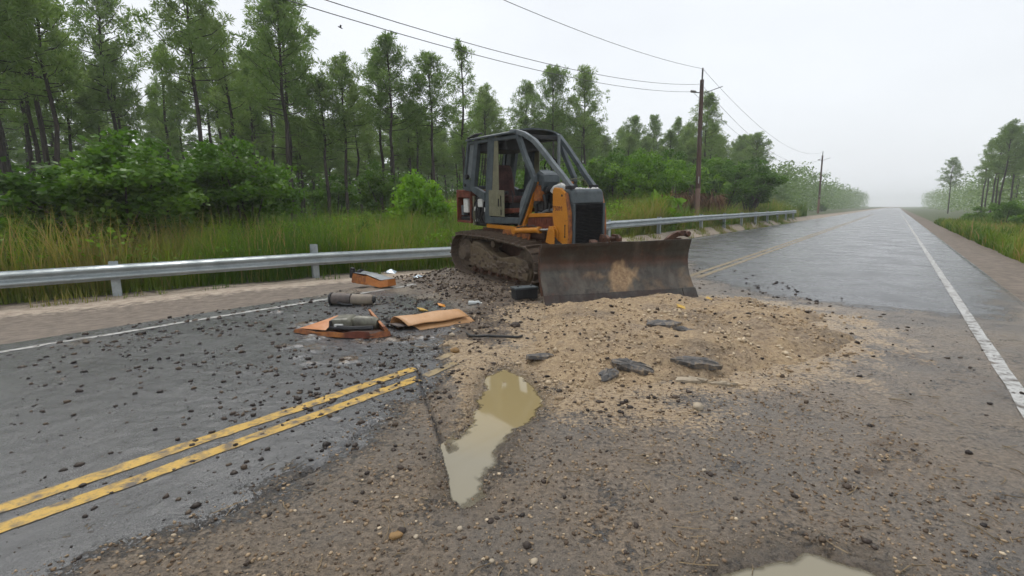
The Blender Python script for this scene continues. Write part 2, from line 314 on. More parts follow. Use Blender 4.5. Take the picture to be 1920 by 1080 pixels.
class MB:
    def __init__(s): s.v = []; s.f = []
    def add(s, V, F):
        b = len(s.v); s.v += [tuple(p) for p in V]; s.f += [tuple(b + i for i in f) for f in F]; return s
    def box(s, x0, x1, y0, y1, z0, z1):
        return s.add([(x0, y0, z0), (x1, y0, z0), (x1, y1, z0), (x0, y1, z0), (x0, y0, z1), (x1, y0, z1), (x1, y1, z1), (x0, y1, z1)],
                     [(0, 3, 2, 1), (4, 5, 6, 7), (0, 1, 5, 4), (1, 2, 6, 5), (2, 3, 7, 6), (3, 0, 4, 7)])
    def prism(s, poly, y0, y1):
        """polygon in x,z extruded along y"""
        n_ = len(poly); V = [(x, y0, z) for x, z in poly] + [(x, y1, z) for x, z in poly]
        F = [tuple(range(n_)), tuple(range(2 * n_ - 1, n_ - 1, -1))] + [(i, n_ + i, n_ + (i + 1) % n_, (i + 1) % n_) for i in range(n_)]
        return s.add(V, F)
    def prism_z(s, poly, z0, z1):
        n_ = len(poly); V = [(x, y, z0) for x, y in poly] + [(x, y, z1) for x, y in poly]
        F = [tuple(range(n_ - 1, -1, -1)), tuple(range(n_, 2 * n_))] + [(i, (i + 1) % n_, n_ + (i + 1) % n_, n_ + i) for i in range(n_)]
        return s.add(V, F)
    def tube(s, pts, rad, seg=10, square=False, caps=True):
        pts = [Vector(p) for p in pts]; n_ = len(pts); rads = rad if isinstance(rad, (list, tuple)) else [rad] * n_
        V = []; F = []; prev = None
        for i, p in enumerate(pts):
            t = (pts[min(i + 1, n_ - 1)] - pts[max(i - 1, 0)]).normalized()
            if prev is None:
                a_ = Vector((0, 0, 1)) if abs(t.z) < 0.9 else Vector((1, 0, 0)); u = t.cross(a_).normalized()
            else:
                u = (prev - t * prev.dot(t)).normalized()
            prev = u; w = t.cross(u)
            for k in range(seg):
                a_ = 2 * math.pi * (k + (0.5 if square else 0)) / seg
                V.append(p + (u * math.cos(a_) + w * math.sin(a_)) * rads[i])
        for i in range(n_ - 1):
            for k in range(seg):
                F.append((i * seg + k, i * seg + (k + 1) % seg, (i + 1) * seg + (k + 1) % seg, (i + 1) * seg + k))
        if caps: F += [tuple(range(seg - 1, -1, -1)), tuple(range((n_ - 1) * seg, n_ * seg))]
        return s.add(V, F)
    def cyl(s, a, b, r, seg=16, r2=None): return s.tube([a, b], [r, r if r2 is None else r2], seg)
    def bar(s, a, b, w): return s.tube([a, b], w * 0.7071, 4, True)
    def build(s, name, mat, parent=None, bevel=0.0, smooth=False, loc=None):
        me = bpy.data.meshes.new(name); me.from_pydata(s.v, [], s.f); me.update()
        if smooth:
            me.polygons.foreach_set("use_smooth", np.ones(len(me.polygons), bool))
            me.set_sharp_from_angle(angle=math.radians(40))
        o = link(name, me, mat, parent, loc)
        if bevel:
            m = o.modifiers.new("bevel", 'BEVEL'); m.width = bevel; m.segments = 2; m.limit_method = 'ANGLE'; m.angle_limit = math.radians(35)
        return o

# ------------------------------------------------------------------ the lie of the land: t runs along the road, off across it
AZ = math.radians(38.4); SA, CA = math.sin(AZ), math.cos(AZ)
def xy(t, off): return SA * t - CA * off, CA * t + SA * off
def to(x, y): return SA * x + CA * y, -CA * x + SA * y
OFF_Y, OFF_W, OFF_E0, OFF_E1, OFF_W2 = 3.38, 7.65, -1.75, 8.3, -0.9

DZ = dict(X=0.40, Y=10.15, h=0.64, pit=0.04, rol=0.03, z=0.08)       # where the bulldozer stands
h_, p_, l_ = DZ['h'], DZ['pit'], DZ['rol']
_F = Vector((math.sin(h_), -math.cos(h_), 0)); _L = Vector((math.cos(h_), math.sin(h_), 0)); _U = Vector((0, 0, 1))
F2 = _F * math.cos(p_) - _U * math.sin(p_); U2 = _U * math.cos(p_) + _F * math.sin(p_)
L2 = _L * math.cos(l_) + U2 * math.sin(l_); U3 = U2 * math.cos(l_) - _L * math.sin(l_)

PUDDLE = [(-.23, 4.22), (-.09, 4.44), (.07, 4.28), (.17, 3.94), (.23, 3.7), (.15, 3.39), (-.04, 3.05), (-.09, 2.9), (-.17, 2.61), (-.24, 2.42), (-.31, 2.34), (-.37, 2.61), (-.40, 2.87), (-.30, 3.13), (-.27, 3.55)]
PUDDLE2 = [(.78, 1.66), (.86, 1.80), (1.0, 1.86), (1.3, 1.93), (1.55, 1.80), (1.4, 1.5), (.95, 1.4)]
CUT = [(-.94, 4.55), (-.70, 3.67), (-.54, 3.18), (-.43, 2.80), (-.31, 2.35)]
CRACK = [(-1.55, 2.1), (-1.2, 2.63), (-1.11, 2.89), (-1.0, 3.3)]
CLEAN = [(-3.54, 8.31), (-2.55, 8.9), (-1.13, 7.69), (-.6, 6.51), (-.81, 5.42), (-.87, 4.47), (-.78, 3.85), (-1.04, 3.37), (-1.13, 2.96), (-1.22, 2.69), (-1.69, 2.07), (-3.3, 1.0), (-9, 3), (-9, 9)]
BROWN = [(-3.07, 11.6), (-1.83, 13.4), (.5, 10.5), (.5, 8.9), (.46, 6.8), (.06, 5.39), (-.33, 4.61), (-.75, 4.99), (-.75, 6.52), (-.68, 7.45), (-1.63, 9.04)]
TAN = [(-.81, 5.42), (-.38, 5.4), (-.01, 4.5), (.3, 4.1), (.32, 3.6), (.1, 3.9), (-.2, 3.6), (-.22, 3.17), (-.33, 3.18), (-.43, 4.02)]
FARCLEAN = [(4.2, 10.2), (6.2, 17.2), (19.7, 40), (60, 90), (70, 75), (25.7, 26), (6.5, 6.24), (4.6, 7.9)]
MOUND = [(.29, 6.47), (.45, 7.25), (1.13, 7.40), (2.01, 7.62), (3.2, 7.95), (3.9, 7.5), (4.4, 6.5), (3.6, 4.9), (2.1, 4.16), (1.27, 3.78), (.59, 3.69), (.27, 4.0), (.0, 4.5), (.02, 5.17), (.16, 5.75)]

def under_tracks(x, y):
    """soil pressed up under and beside the bulldozer's tracks"""
    dx, dy = x - DZ['X'], y - DZ['Y']; lx = dx * _F.x + dy * _F.y; ly = dx * _L.x + dy * _L.y
    zb = DZ['z'] - math.sin(p_) * lx + math.sin(l_) * ly
    ox = np.maximum(np.maximum(-1.75 - lx, lx - 1.1), 0); oy = np.maximum(np.maximum(-1.05 - ly, ly - 1.05), 0)
    d = np.hypot(ox, oy); k = 1 - sst(0.0, 0.75, d + 0.5 * fbm(x, y, 2.5, 3, 5))
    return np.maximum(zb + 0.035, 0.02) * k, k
def road_h(x, y):
    near = 1 - sst(9, 15, np.hypot(x, y)); h = near * (0.012 * fbm(x, y, 2.0, 4, 1) + 0.010 * fbm(x, y, 14, 3, 2))
    mud, dark, tan, crk = road_masks(x, y)
    h = h + near * mud * (0.012 * fbm(x, y, 7, 4, 3) + 0.016 * np.maximum(fbm(x, y, 20, 3, 8), 0)) + dark * (0.02 + 0.12 * np.maximum(fbm(x, y, 4, 5, 4), -0.08) + 0.09 * np.maximum(fbm(x, y, 15, 3, 9), 0))
    u, k = under_tracks(x, y); h = h * (1 - 0.4 * k) + u + 0.05 * k * fbm(x, y, 9, 3, 6)
    d1 = sdf(x, y, PUDDLE) + 0.10 * fbm(x, y, 9, 4, 12) + 0.05 * fbm(x, y, 30, 2, 13); d2 = sdf(x, y, PUDDLE2) + 0.08 * fbm(x, y, 6, 4, 14)
    h = h - (0.034 + 0.025 * sst(2.9, 3.4, y)) * (1 - sst(-0.06, 0.05, d1)) - 0.05 * (1 - sst(-0.08, 0.05, d2))
    # the cut edge of the asphalt: ground to its right lies lower
    side = (x - (-.94)) * (2.35 - 4.55) - (y - 4.55) * (-.31 + .94)     # <0 to the right
    dc = seg_dist(x, y, CUT)
    h = h - np.where(side < 0, 0.022 * (1 - sst(0.0, 0.45, dc)) * sst(4.7, 4.2, y), 0) - 0.035 * np.exp(-(dc / 0.016) ** 2)
    dk = seg_dist(x + 0.03 * fbm(x, y, 12, 2, 40), y, CRACK); h = h - 0.025 * np.exp(-(dk / 0.02) ** 2)
    return h
def road_masks(x, y):
    wob = 0.35 * fbm(x, y, 1.6, 4, 20)
    clean = 1 - sst(-0.25, 0.35, sdf(x, y, CLEAN) + wob); clean2 = 1 - sst(-0.6, 0.6, sdf(x, y, FARCLEAN) + wob)
    far = sst(13, 20, np.hypot(x, y))
    t, off = to(x, y)
    mud = np.clip(1 - np.maximum(clean, clean2) - 0.75 * far, 0, 1) * 0.82
    dark = (1 - sst(-0.3, 0.35, sdf(x, y, BROWN) + wob)) * 0.8
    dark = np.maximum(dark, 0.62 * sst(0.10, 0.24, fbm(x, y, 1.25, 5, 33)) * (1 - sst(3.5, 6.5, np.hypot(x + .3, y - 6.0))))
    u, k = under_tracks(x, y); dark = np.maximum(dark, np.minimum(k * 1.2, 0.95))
    tan = (1 - sst(-0.08, 0.14, sdf(x, y, TAN) + 0.4 * wob)) * 0.75
    tan = np.maximum(tan, 0.68 * (1 - sst(-0.1, 1.1, sdf(x, y, MOUND) + 2.2 * wob)))
    dc = seg_dist(x, y, CUT); dk = seg_dist(x + 0.03 * fbm(x, y, 12, 2, 40), y, CRACK)
    crk = np.maximum(np.exp(-(dc / 0.014) ** 2) * sst(4.7, 4.3, y), 0.8 * np.exp(-(dk / 0.016) ** 2))
    return mud, dark, tan, crk
BT = np.array([[-60, -.15], [8, -.15], [10, -.25], [13, 0], [17, .32], [29, .4], [60, .45], [400, .45]])
def ground_h(t, off):
    e0 = 8.3 - .42 * sst(11, 16, t); s = sst(e0, e0 + 1.4 - .5 * sst(11, 16, t), off)
    z = -0.06 * (1 - s) + s * np.interp(t, BT[:, 0], BT[:, 1]) + 0.25 * sst(12, 26, off)
    z = z - 0.15 * sst(-1.9, -4, off)
    x, y = xy(t, off)
    away = np.maximum(sst(8.4, 10, off), sst(-1.8, -3, off))
    return z + away * (0.10 * fbm(x, y, 0.5, 4, 31) + 0.03 * fbm(x, y, 3, 3, 32))

def spaced(parts):
    out = []
    for a, b, st in parts: out.append(np.arange(a, b, st))
    return np.concatenate(out + [[parts[-1][1]]])
def tensor(ts, os_, fn):
    T, O = np.meshgrid(ts, os_, indexing='ij'); nt_, no = T.shape
    X, Y = xy(T, O); Z = fn(T, O, X, Y)
    idx = np.arange(nt_ * no).reshape(nt_, no)
    Fq = np.stack([idx[:-1, :-1], idx[:-1, 1:], idx[1:, 1:], idx[1:, :-1]], -1).reshape(-1, 4)[:, ::-1]
    return np.stack([X, Y, Z], -1).reshape(-1, 3), Fq, T.ravel(), O.ravel(), X.ravel(), Y.ravel()

# ground to the horizon
ts = spaced([(-1200, -60, 120), (-60, -20, 4), (-20, 60, 0.5), (60, 160, 4), (160, 1500, 120)])
os_ = spaced([(-1200, -60, 120), (-60, -12, 4), (-12, 30, 0.35), (30, 80, 4), (80, 1500, 120)])
V, Fq, T, O, X, Y = tensor(ts, os_, lambda T, O, X, Y: ground_h(T, O))
POSTS = [(-17.4, 2.7), (-14.3, 5.0), (-11.2, 7.3), (-8.05, 9.65), (-4.89, 12.0), (-1.45, 14.7), (1.2, 16.8), (3.95, 19.0), (7.1, 22.7), (10.8, 27.1), (13.6, 30.5), (16.3, 33.9), (19.0, 37.3), (21.7, 40.7), (24.4, 44.1), (27.1, 47.5), (29.8, 50.9)]
_po = [to(x, y) for x, y in POSTS]; RAILX = np.array([-60, -30] + [p[0] for p in _po] + [400]); RAILO = np.array([22, 17] + [p[1] for p in _po] + [_po[-1][1]])
rail_off = np.interp(T, RAILX, RAILO)
sand = np.exp(-((O - rail_off + 0.6) / 0.8) ** 2)
sand = np.maximum(sand, sst(12, 16, T) * sst(7.9, 8.3, O) * (1 - sst(-0.1, 0.7, O - rail_off)))
sod = np.maximum(sst(-0.1, 0.9, O - rail_off), sst(-2.6, -3.6, O))
g = link("ground", np_mesh("ground", V, Fq, {"sand": sand, "sod": sod}, True), 'ground_soil'); tag(g, kind="structure")

# the road
ts = spaced([(-90, -30, 5), (-30, -2, 0.7), (-2, 0.6, 0.05), (0.6, 5.2, 0.0155), (5.2, 13, 0.03), (13, 30, 0.25), (30, 100, 2.5), (100, 500, 40)])
os_ = spaced([(OFF_E0, 4.3, 0.02), (4.3, OFF_E1, 0.034)])
V, Fq, T, O, X, Y = tensor(ts, os_, lambda T, O, X, Y: road_h(X, Y) - 0.05 * (sst(8.12, 8.3, O) + sst(-1.6, -1.75, O)))
mud, dark, tan, crk = road_masks(X, Y)
road = link("road", np_mesh("road", V, Fq, {"mud": mud, "dark": dark, "tan": tan, "crack": crk, "wet": np.exp(-(np.maximum(np.minimum(sdf(X, Y, PUDDLE), sdf(X, Y, PUDDLE2)), 0) / .13) ** 2)}, True), 'road_surface'); tag(road, kind="structure")

def stripe(name, off, w, t0, t1, mat, step=0.06):
    ts_ = np.arange(t0, t1 + step, step); os2 = np.linspace(off - w / 2, off + w / 2, 3)
    edge = 0.012 * np.stack([fbm(ts_, ts_ * 0 + off, 9, 3, 60), ts_ * 0, fbm(ts_, ts_ * 0 - off, 9, 3, 61)], 1)
    Tm, Om = np.meshgrid(ts_, os2, indexing='ij'); Om = Om + edge; Xm, Ym = xy(Tm, Om)
    Zm = road_h(Xm, Ym) + 0.005
    idx = np.arange(Tm.size).reshape(Tm.shape); Fm = np.stack([idx[:-1, :-1], idx[:-1, 1:], idx[1:, 1:], idx[1:, :-1]], -1).reshape(-1, 4)[:, ::-1]
    return link(name, np_mesh(name, np.stack([Xm, Ym, Zm], -1).reshape(-1, 3), Fm, None, True), mat, road)
t_end = to(-.92, 4.44)[0]
for d, te in ((0.115, t_end - 0.02), (-0.115, to(-.78, 4.14)[0] - 0.02)):
    stripe("yellow_line", OFF_Y + d, 0.115, -40, te, 'line_yellow', 0.05)
    stripe("yellow_line", OFF_Y + d + 0.03, 0.10, te + 0.22 + d, te + 0.5, 'line_yellow_far', 0.02)
    stripe("yellow_line", OFF_Y + d, 0.115, 10.6, 120, 'line_yellow_far', 0.2)
stripe("white_edge_line", OFF_W, 0.11, -40, to(-2.0, 10.0)[0], 'line_white', 0.1)
stripe("white_edge_line", OFF_W, 0.11, 14, 150, 'line_white', 0.3)
stripe("white_edge_line", OFF_W2, 0.11, 3.5, 150, 'line_white', 0.3)

def water(name, poly, z):
    P = np.array(poly); gx, gy = np.meshgrid(np.arange(P[:, 0].min() - .15, P[:, 0].max() + .15, .012), np.arange(P[:, 1].min() - .15, P[:, 1].max() + .15, .012), indexing='ij')
    d = sdf(gx, gy, poly); dep = z - road_h(gx, gy); idx = np.arange(gx.size).reshape(gx.shape); q = np.stack([idx[:-1, :-1], idx[1:, :-1], idx[1:, 1:], idx[:-1, 1:]], -1).reshape(-1, 4)
    ok = (d.ravel()[q] < .11).all(1) & (dep.ravel()[q] > -.006).any(1); q = q[ok]; used, inv = np.unique(q, return_inverse=True)
    V = np.stack([gx.ravel(), gy.ravel(), np.full(gx.size, z)], -1)[used]
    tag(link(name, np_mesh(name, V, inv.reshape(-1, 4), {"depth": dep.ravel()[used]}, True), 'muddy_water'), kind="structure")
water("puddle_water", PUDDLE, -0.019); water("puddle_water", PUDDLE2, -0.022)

# heap of tan gravel pushed up in front of the blade
def mound_h(x, y):
    d = -sdf(x, y, MOUND) + 0.75 * fbm(x, y, 1.3, 5, 50)
    h = 0.15 * sst(-0.02, 0.8, d) + 0.04 * sst(0.02, 0.2, d) - 0.03 + 0.20 * fbm(x, y, 2.0, 5, 51) * sst(0, 0.5, d) + 0.05 * fbm(x, y, 12, 4, 52) + 0.05 * np.exp(-((x - 0.26 * y + 0.1) / 1.4) ** 2 - ((y - 7.3) / .35) ** 2)
    return h - 0.12 * sst(4.9, 3.7, y) * sst(0.0, 1.0, d) * 0.5, d
gx, gy = np.meshgrid(np.arange(-0.5, 4.9, 0.026), np.arange(3.4, 8.2, 0.026), indexing='ij')
hz, dd = mound_h(gx, gy)
idx = np.arange(gx.size).reshape(gx.shape); q4 = np.stack([idx[:-1, :-1], idx[1:, :-1], idx[1:, 1:], idx[:-1, 1:]], -1).reshape(-1, 4)
keep = (dd.ravel()[q4] > -0.1).any(1)
gm = link("gravel_mound", np_mesh("gravel_mound", np.stack([gx, gy, hz], -1).reshape(-1, 3), q4[keep], None, True), 'gravel'); tag(gm, kind="structure")

def surf_h(x, y):
    r = road_h(x, y); m, d = mound_h(x, y); return np.where(d > -0.05, np.maximum(r, m), r)

# ------------------------------------------------------------------ guardrail
rng = np.random.default_rng(7); random.seed(3)
TOPZ = [.45, .46, .48, .5, .5, .43, .74, 1.04, 1.07, 1.11, 1.12, 1.13, 1.14, 1.15, 1.16, 1.17, 1.18]
WPROF = [(0.0, 0), (0.012, -.02), (.075, -.055), (.08, -.075), (.075, -.095), (.012, -.135), (.004, -.155), (.012, -.175), (.075, -.215), (.08, -.235), (.075, -.255), (.012, -.29), (0, -.31)]
rail = thing("guardrail", "galvanised steel guardrail running along the grass behind the bulldozer", "guardrail", (0, 0, 0))
for i, ((x, y), z) in enumerate(zip(POSTS, TOPZ)):
    a, b = POSTS[max(i - 1, 0)], POSTS[min(i + 1, len(POSTS) - 1)]
    ang = math.atan2(b[1] - a[1], b[0] - a[0]); t, o_ = to(x, y); gz = float(ground_h(np.array(t), np.array(o_)))
    m = MB(); hw = 0.075
    m.box(-hw, hw, 0.10, 0.108, gz - 0.4, z + (0.20 if i == 4 else 0.05)); m.box(-hw, hw, 0.242, 0.25, gz - 0.4, z + (0.20 if i == 4 else 0.05)); m.box(-.004, .004, 0.108, 0.242, gz - 0.4, z + (0.20 if i == 4 else 0.05))
    po = m.build("post", 'galvanised', rail, 0.0); po.location = (x, y, 0); po.rotation_euler = (0, 0, ang)
    m = MB(); m.box(-.05, .05, 0.006, 0.098, z - 0.3, z - 0.02); bl = m.build("block", 'galvanised', po, 0.006)
    m = MB(); m.cyl((0, -.03, z - .155), (0, 0.004, z - .155), 0.022, 8); m.build("bolt", 'galvanised', po)
    if i < len(POSTS) - 1:
        (x2, y2), z2 = POSTS[i + 1], TOPZ[i + 1]
        dx, dy = x2 - x, y2 - y; ln = math.hypot(dx, dy); ux, uy = dx / ln, dy / ln; nx, ny = uy, -ux
        lap = 0.16; P = []
        for s_, zz, out_ in ((-lap, z - (z2 - z) / ln * lap, 0.004), (ln + lap, z2 + (z2 - z) / ln * lap, 0.0)):
            for th in (0, 0.006):
                P += [(x + ux * s_ + nx * (q + th + out_), y + uy * s_ + ny * (q + th + out_), zz + w) for q, w in WPROF]
        k = len(WPROF); Fm = []
        for j in range(k - 1):
            Fm += [(j, j + 1, 2 * k + j + 1, 2 * k + j), (k + j, 3 * k + j, 3 * k + j + 1, k + j + 1), (j, k + j, k + j + 1, j + 1), (2 * k + j, 2 * k + j + 1, 3 * k + j + 1, 3 * k + j)]
        Fm += [(0, 2 * k, 3 * k, k), (k - 1, 2 * k - 1, 4 * k - 1, 3 * k - 1)]
        MB().add(P, Fm).build("rail_beam", 'galvanised', rail)

# ------------------------------------------------------------------ utility poles and wires
def pole(x, y, hgt, label, near):
    t, o_ = to(x, y); gz = float(ground_h(np.array(t), np.array(o_)))
    p = thing("utility_pole", label, "utility pole", (x, y, gz)); hh = hgt - gz
    MB().tube([(0, 0, -.3), (0, 0, 2.3)], [.165, .155], 14).build("pole_butt", 'pole_butt', p, smooth=True)
    MB().tube([(0, 0, 2.302), (-.05, 0, hh * .6), (-.08, 0, hh)], [.152, .13, .11], 14).build("shaft", 'pole_wood', p, smooth=True)
    m = MB(); m.cyl((-.08, 0, hh - .5), (-.07, 0, hh + .55), .05, 8); m.build("top_bracket", 'line_metal', p)
    m = MB(); m.cyl((-.07, 0, hh + .552), (-.07, 0, hh + .68), .06, 10, .035); m.build("insulator", 'insulator', p)
    m = MB(); m.bar((-.2, 0, hh - .72), (-.72, 0, hh - .64), .05); ar = m.build("side_bracket", 'line_metal', p)
    m = MB(); m.cyl((-.72, 0, hh - .63), (-.42, 0, hh - .67), .07, 10); m.build("insulator", 'insulator', ar)
    m = MB(); m.bar((-.12, -.13, hh - .25), (-.12, -.3, hh - .22), .05); m.build("side_bracket", 'line_metal', p)
    m = MB(); m.bar((.06, 0, hh - .75), (1.2, .1, hh - .35), .04); m.build("lamp_arm", 'line_metal', p)
    m = MB(); m.box(-.04, .04, -.16, -.12, hh * .62, hh * .62 + .35); m.build("meter_box", 'line_metal', p, .01)
    m = MB(); m.box(-.06, -.02, -.175, -.158, 2.6, 3.0); m.build("number_plate", 'ash_white', p)
    return p
pole(11.46, 30.0, 8.99, "tall brown wooden utility pole with pale butt behind the guardrail", True)
PX2 = xy(90.6, 9.7)
pole(PX2[0], PX2[1], 9.4, "farther wooden utility pole down the road", False)
TP = to(11.46, 30.0)
def wire(label, zp, z2, sag, doff, dx=0):
    pts = []
    for i in range(41):
        s_ = i / 40; t = -29.4 + (TP[0] + 29.4) * s_; X_, Y_ = xy(t, TP[1] + doff * s_); pts.append((X_ + dx * s_, Y_, zp - 4 * sag * s_ * (1 - s_)))
    L_ = TP[0] + 29.4
    for i in range(1, 21):
        s_ = i / 20; t = TP[0] + 60 * s_; X_, Y_ = xy(t, TP[1] + doff); pts.append((X_ + dx, Y_, zp + (z2 - zp) * s_ - 4 * sag * .8 * s_ * (1 - s_)))
    o = MB().tube(pts, 0.010, 5).build("power_line", 'line_metal'); tag(o, label, "power line")
wire("highest power line, reaching the tip of the utility pole", 9.62, 9.9, 2.3, 0, -.08)
wire("power line tied below the pole top on the near side", 8.75, 9.1, 3.0, 0, -.12)
wire("lowest power line, ending at the side bracket of the pole", 8.33, 8.7, 2.72, 0, -.6)

# ------------------------------------------------------------------ bulldozer (x forward, y to its left, z up)
dz = thing("bulldozer", "burnt-out orange and grey crawler bulldozer with open cab and angled blade", "bulldozer")
mw = Matrix.Identity(4)
for i in range(3): mw[i][0], mw[i][1], mw[i][2] = F2[i], L2[i], U3[i]
mw.translation = (DZ['X'], DZ['Y'], DZ['z']); dz.matrix_world = mw
B_ = lambda mb, name, mat, bev=0.008, par=None, sm=False: mb.build(name, mat, par or dz, bev, sm)

# -- tracks
def track_path(step):
    ci, ri = (0.93, 0.44), 0.385; cs, rs = (-1.24, 0.49), 0.40      # idler and sprocket: centre, chain radius
    P = []
    for k in range(25): a = math.radians(-90 + 172 * k / 24); P.append((ci[0] + ri * math.cos(a), ci[1] + ri * math.sin(a)))
    P += [(0.45, 0.862), (-0.1, 0.895), (-0.35, 0.905), (-0.8, 0.895)]
    for k in range(25): a = math.radians(92 + 178 * k / 24); P.append((cs[0] + rs * math.cos(a), cs[1] + rs * math.sin(a)))
    P += [(-0.9, 0.062), (-0.4, 0.055), (0.4, 0.055)]
    P.append(P[0]); S = [0]
    for a, b in zip(P[:-1], P[1:]): S.append(S[-1] + math.hypot(b[0] - a[0], b[1] - a[1]))
    n_ = round(S[-1] / step); out = []
    for k in range(n_):
        s_ = S[-1] * k / n_; j = max(i for i in range(len(S)) if S[i] <= s_ + 1e-9); j = min(j, len(P) - 2)
        f = (s_ - S[j]) / (S[j + 1] - S[j]); x = P[j][0] + (P[j + 1][0] - P[j][0]) * f; z = P[j][1] + (P[j + 1][1] - P[j][1]) * f
        s2 = s_ + 0.04; s1 = s_ - 0.04
        def pt(q):
            q %= S[-1]; jj = min(max(i for i in range(len(S)) if S[i] <= q + 1e-9), len(P) - 2); g_ = (q - S[jj]) / (S[jj + 1] - S[jj])
            return (P[jj][0] + (P[jj + 1][0] - P[jj][0]) * g_, P[jj][1] + (P[jj + 1][1] - P[jj][1]) * g_)
        a, b = pt(s1), pt(s2); out.append((x, z, math.atan2(b[1] - a[1], b[0] - a[0])))
    return out
shoe = MB(); shoe.box(-.081, .083, -.25, .25, -.012, .006); shoe.prism([(.050, -.012), (.083, -.012), (.078, -.070), (.060, -.070)], -.25, .25)
shoe.prism([(-.083, .0), (-.07, -.012), (-.06, -.02), (-.08, -.01)], -.25, .25)
shoe_me = bpy.data.meshes.new("shoe"); shoe_me.from_pydata(shoe.v, [], shoe.f); shoe_me.update(); shoe_me.materials.append(MT['track_steel'])
linkm = MB()
for s_ in (-.055, .055):
    linkm.prism([(-.09, .008), (.09, .008), (.10, .05), (.07, .085), (-.07, .085), (-.10, .05)], s_ - .02, s_ + .02)
linkm.cyl((0.08, -.09, .05), (0.08, .09, .05), .028, 8)
link_me = bpy.data.meshes.new("chain_link"); link_me.from_pydata(linkm.v, [], linkm.f); link_me.update(); link_me.materials.append(MT['track_mud'])
path = track_path(0.168)
for side, yc in ((-1, -.73), (1, .73)):
    tr = MB(); tr.prism([(-.98, .20), (1.05, .15), (1.10, .36), (.95, .52), (.55, .60), (.12, .52), (-.30, .62), (-.62, .76), (-.90, .78), (-1.0, .60)], yc - .14, yc + .14)
    tro = B_(tr, "track", 'guard_mud', .025)
    for (x, z, a) in path:
        s_ = link("shoe", shoe_me, None, tro, (x, yc, z)); s_.rotation_euler = (0, -a, 0)
        s_ = link("chain_link", link_me, None, tro, (x, yc, z)); s_.rotation_euler = (0, -a, 0)
    # outer guard plate with soil packed on it
    g_ = MB(); g_.prism([(-.94, .26), (1.02, .18), (1.06, .33), (.60, .47), (.05, .43), (-.25, .60), (-.60, .70), (-.90, .70)], yc + side * .142, yc + side * .19)
    g_.build("guard_plate", 'guard_mud', tro, .015)
    q = MB()
    for k in range(90):
        x = random.uniform(-.95, 1.05); lo_ = .22 - .04 * x; hi_ = .68 if x < -.3 else (.45 if x > 0 else .55); z = random.uniform(lo_, hi_); r = random.uniform(.02, .075); y = yc + side * .188
        pts_ = [(x + r * random.uniform(.7, 1.5) * math.cos(a) , y + side * .002, z + r * random.uniform(.5, 1.1) * math.sin(a)) for a in (0, 1.05, 2.1, 3.14, 4.2, 5.2)]; q.add(pts_ + [(x + random.uniform(-.01, .01), y + side * r * .45, z + r * .1)], [(i, (i + 1) % 6, 6) for i in range(6)])
    o = q.build("packed_soil", 'track_mud', tro); o["kind"] = "stuff"
    w = MB(); w.cyl((-1.24, yc - .09, .49), (-1.24, yc + .09, .49), .30, 26); w.cyl((-1.24, yc + side * .09, .49), (-1.24, yc + side * .2, .49), .2, 22, .14)
    for k in range(11):
        a = 2 * math.pi * k / 11; c, s2 = math.cos(a), math.sin(a)
        w.add([(-1.24 + c * .29 - s2 * .05, yc - .04, .49 + s2 * .29 + c * .05), (-1.24 + c * .29 + s2 * .05, yc - .04, .49 + s2 * .29 - c * .05), (-1.24 + c * .36, yc - .04, .49 + s2 * .36),
               (-1.24 + c * .29 - s2 * .05, yc + .04, .49 + s2 * .29 + c * .05), (-1.24 + c * .29 + s2 * .05, yc + .04, .49 + s2 * .29 - c * .05), (-1.24 + c * .36, yc + .04, .49 + s2 * .36)],
              [(0, 1, 2), (5, 4, 3), (0, 3, 4, 1), (1, 4, 5, 2), (2, 5, 3, 0)])
    w.build("sprocket", 'track_mud', tro, 0, True)
    w = MB(); w.cyl((.93, yc - .08, .44), (.93, yc + .08, .44), .335, 28); w.cyl((.93, yc + side * .08, .44), (.93, yc + side * .16, .44), .11, 18)
    w.build("idler", 'track_mud', tro, 0, True)
    for k in range(6):
        x = -.82 + k * .29; w = MB(); w.cyl((x, yc - .1, .185), (x, yc + .1, .185), .10, 16); w.cyl((x, yc + side * .1, .185), (x, yc + side * .17, .185), .055, 12)
        w.build("roller", 'rust_brown', tro, 0, True)
    w = MB(); w.cyl((-.2, yc - .1, .76), (-.2, yc + .1, .76), .075, 14); w.bar((-.2, yc, .5), (-.2, yc, .72), .06); w.build("carrier_roller", 'track_mud', tro, 0, True)
    # lumps of soil lying on the upper run
    q = MB()
    for k in range(34):
        x = random.uniform(-1.2, .9); z = .935 if x < 0 else .93 - .04 * x; r = random.uniform(.012, .04); y = yc + random.uniform(-.22, .22)
        V = [(x + r * random.uniform(.7, 1.3) * dx, y + r * random.uniform(.7, 1.3) * dy, z + r * .5 * dz_) for dx, dy, dz_ in ((1, 0, 0), (0, 1, 0), (-1, 0, 0), (0, -1, 0), (0, 0, 1), (0, 0, -1))]
        q.add(V, [(0, 1, 4), (1, 2, 4), (2, 3, 4), (3, 0, 4), (1, 0, 5), (2, 1, 5), (3, 2, 5), (0, 3, 5)])
    o = q.build("soil_lumps", 'track_mud', tro); o["kind"] = "stuff"

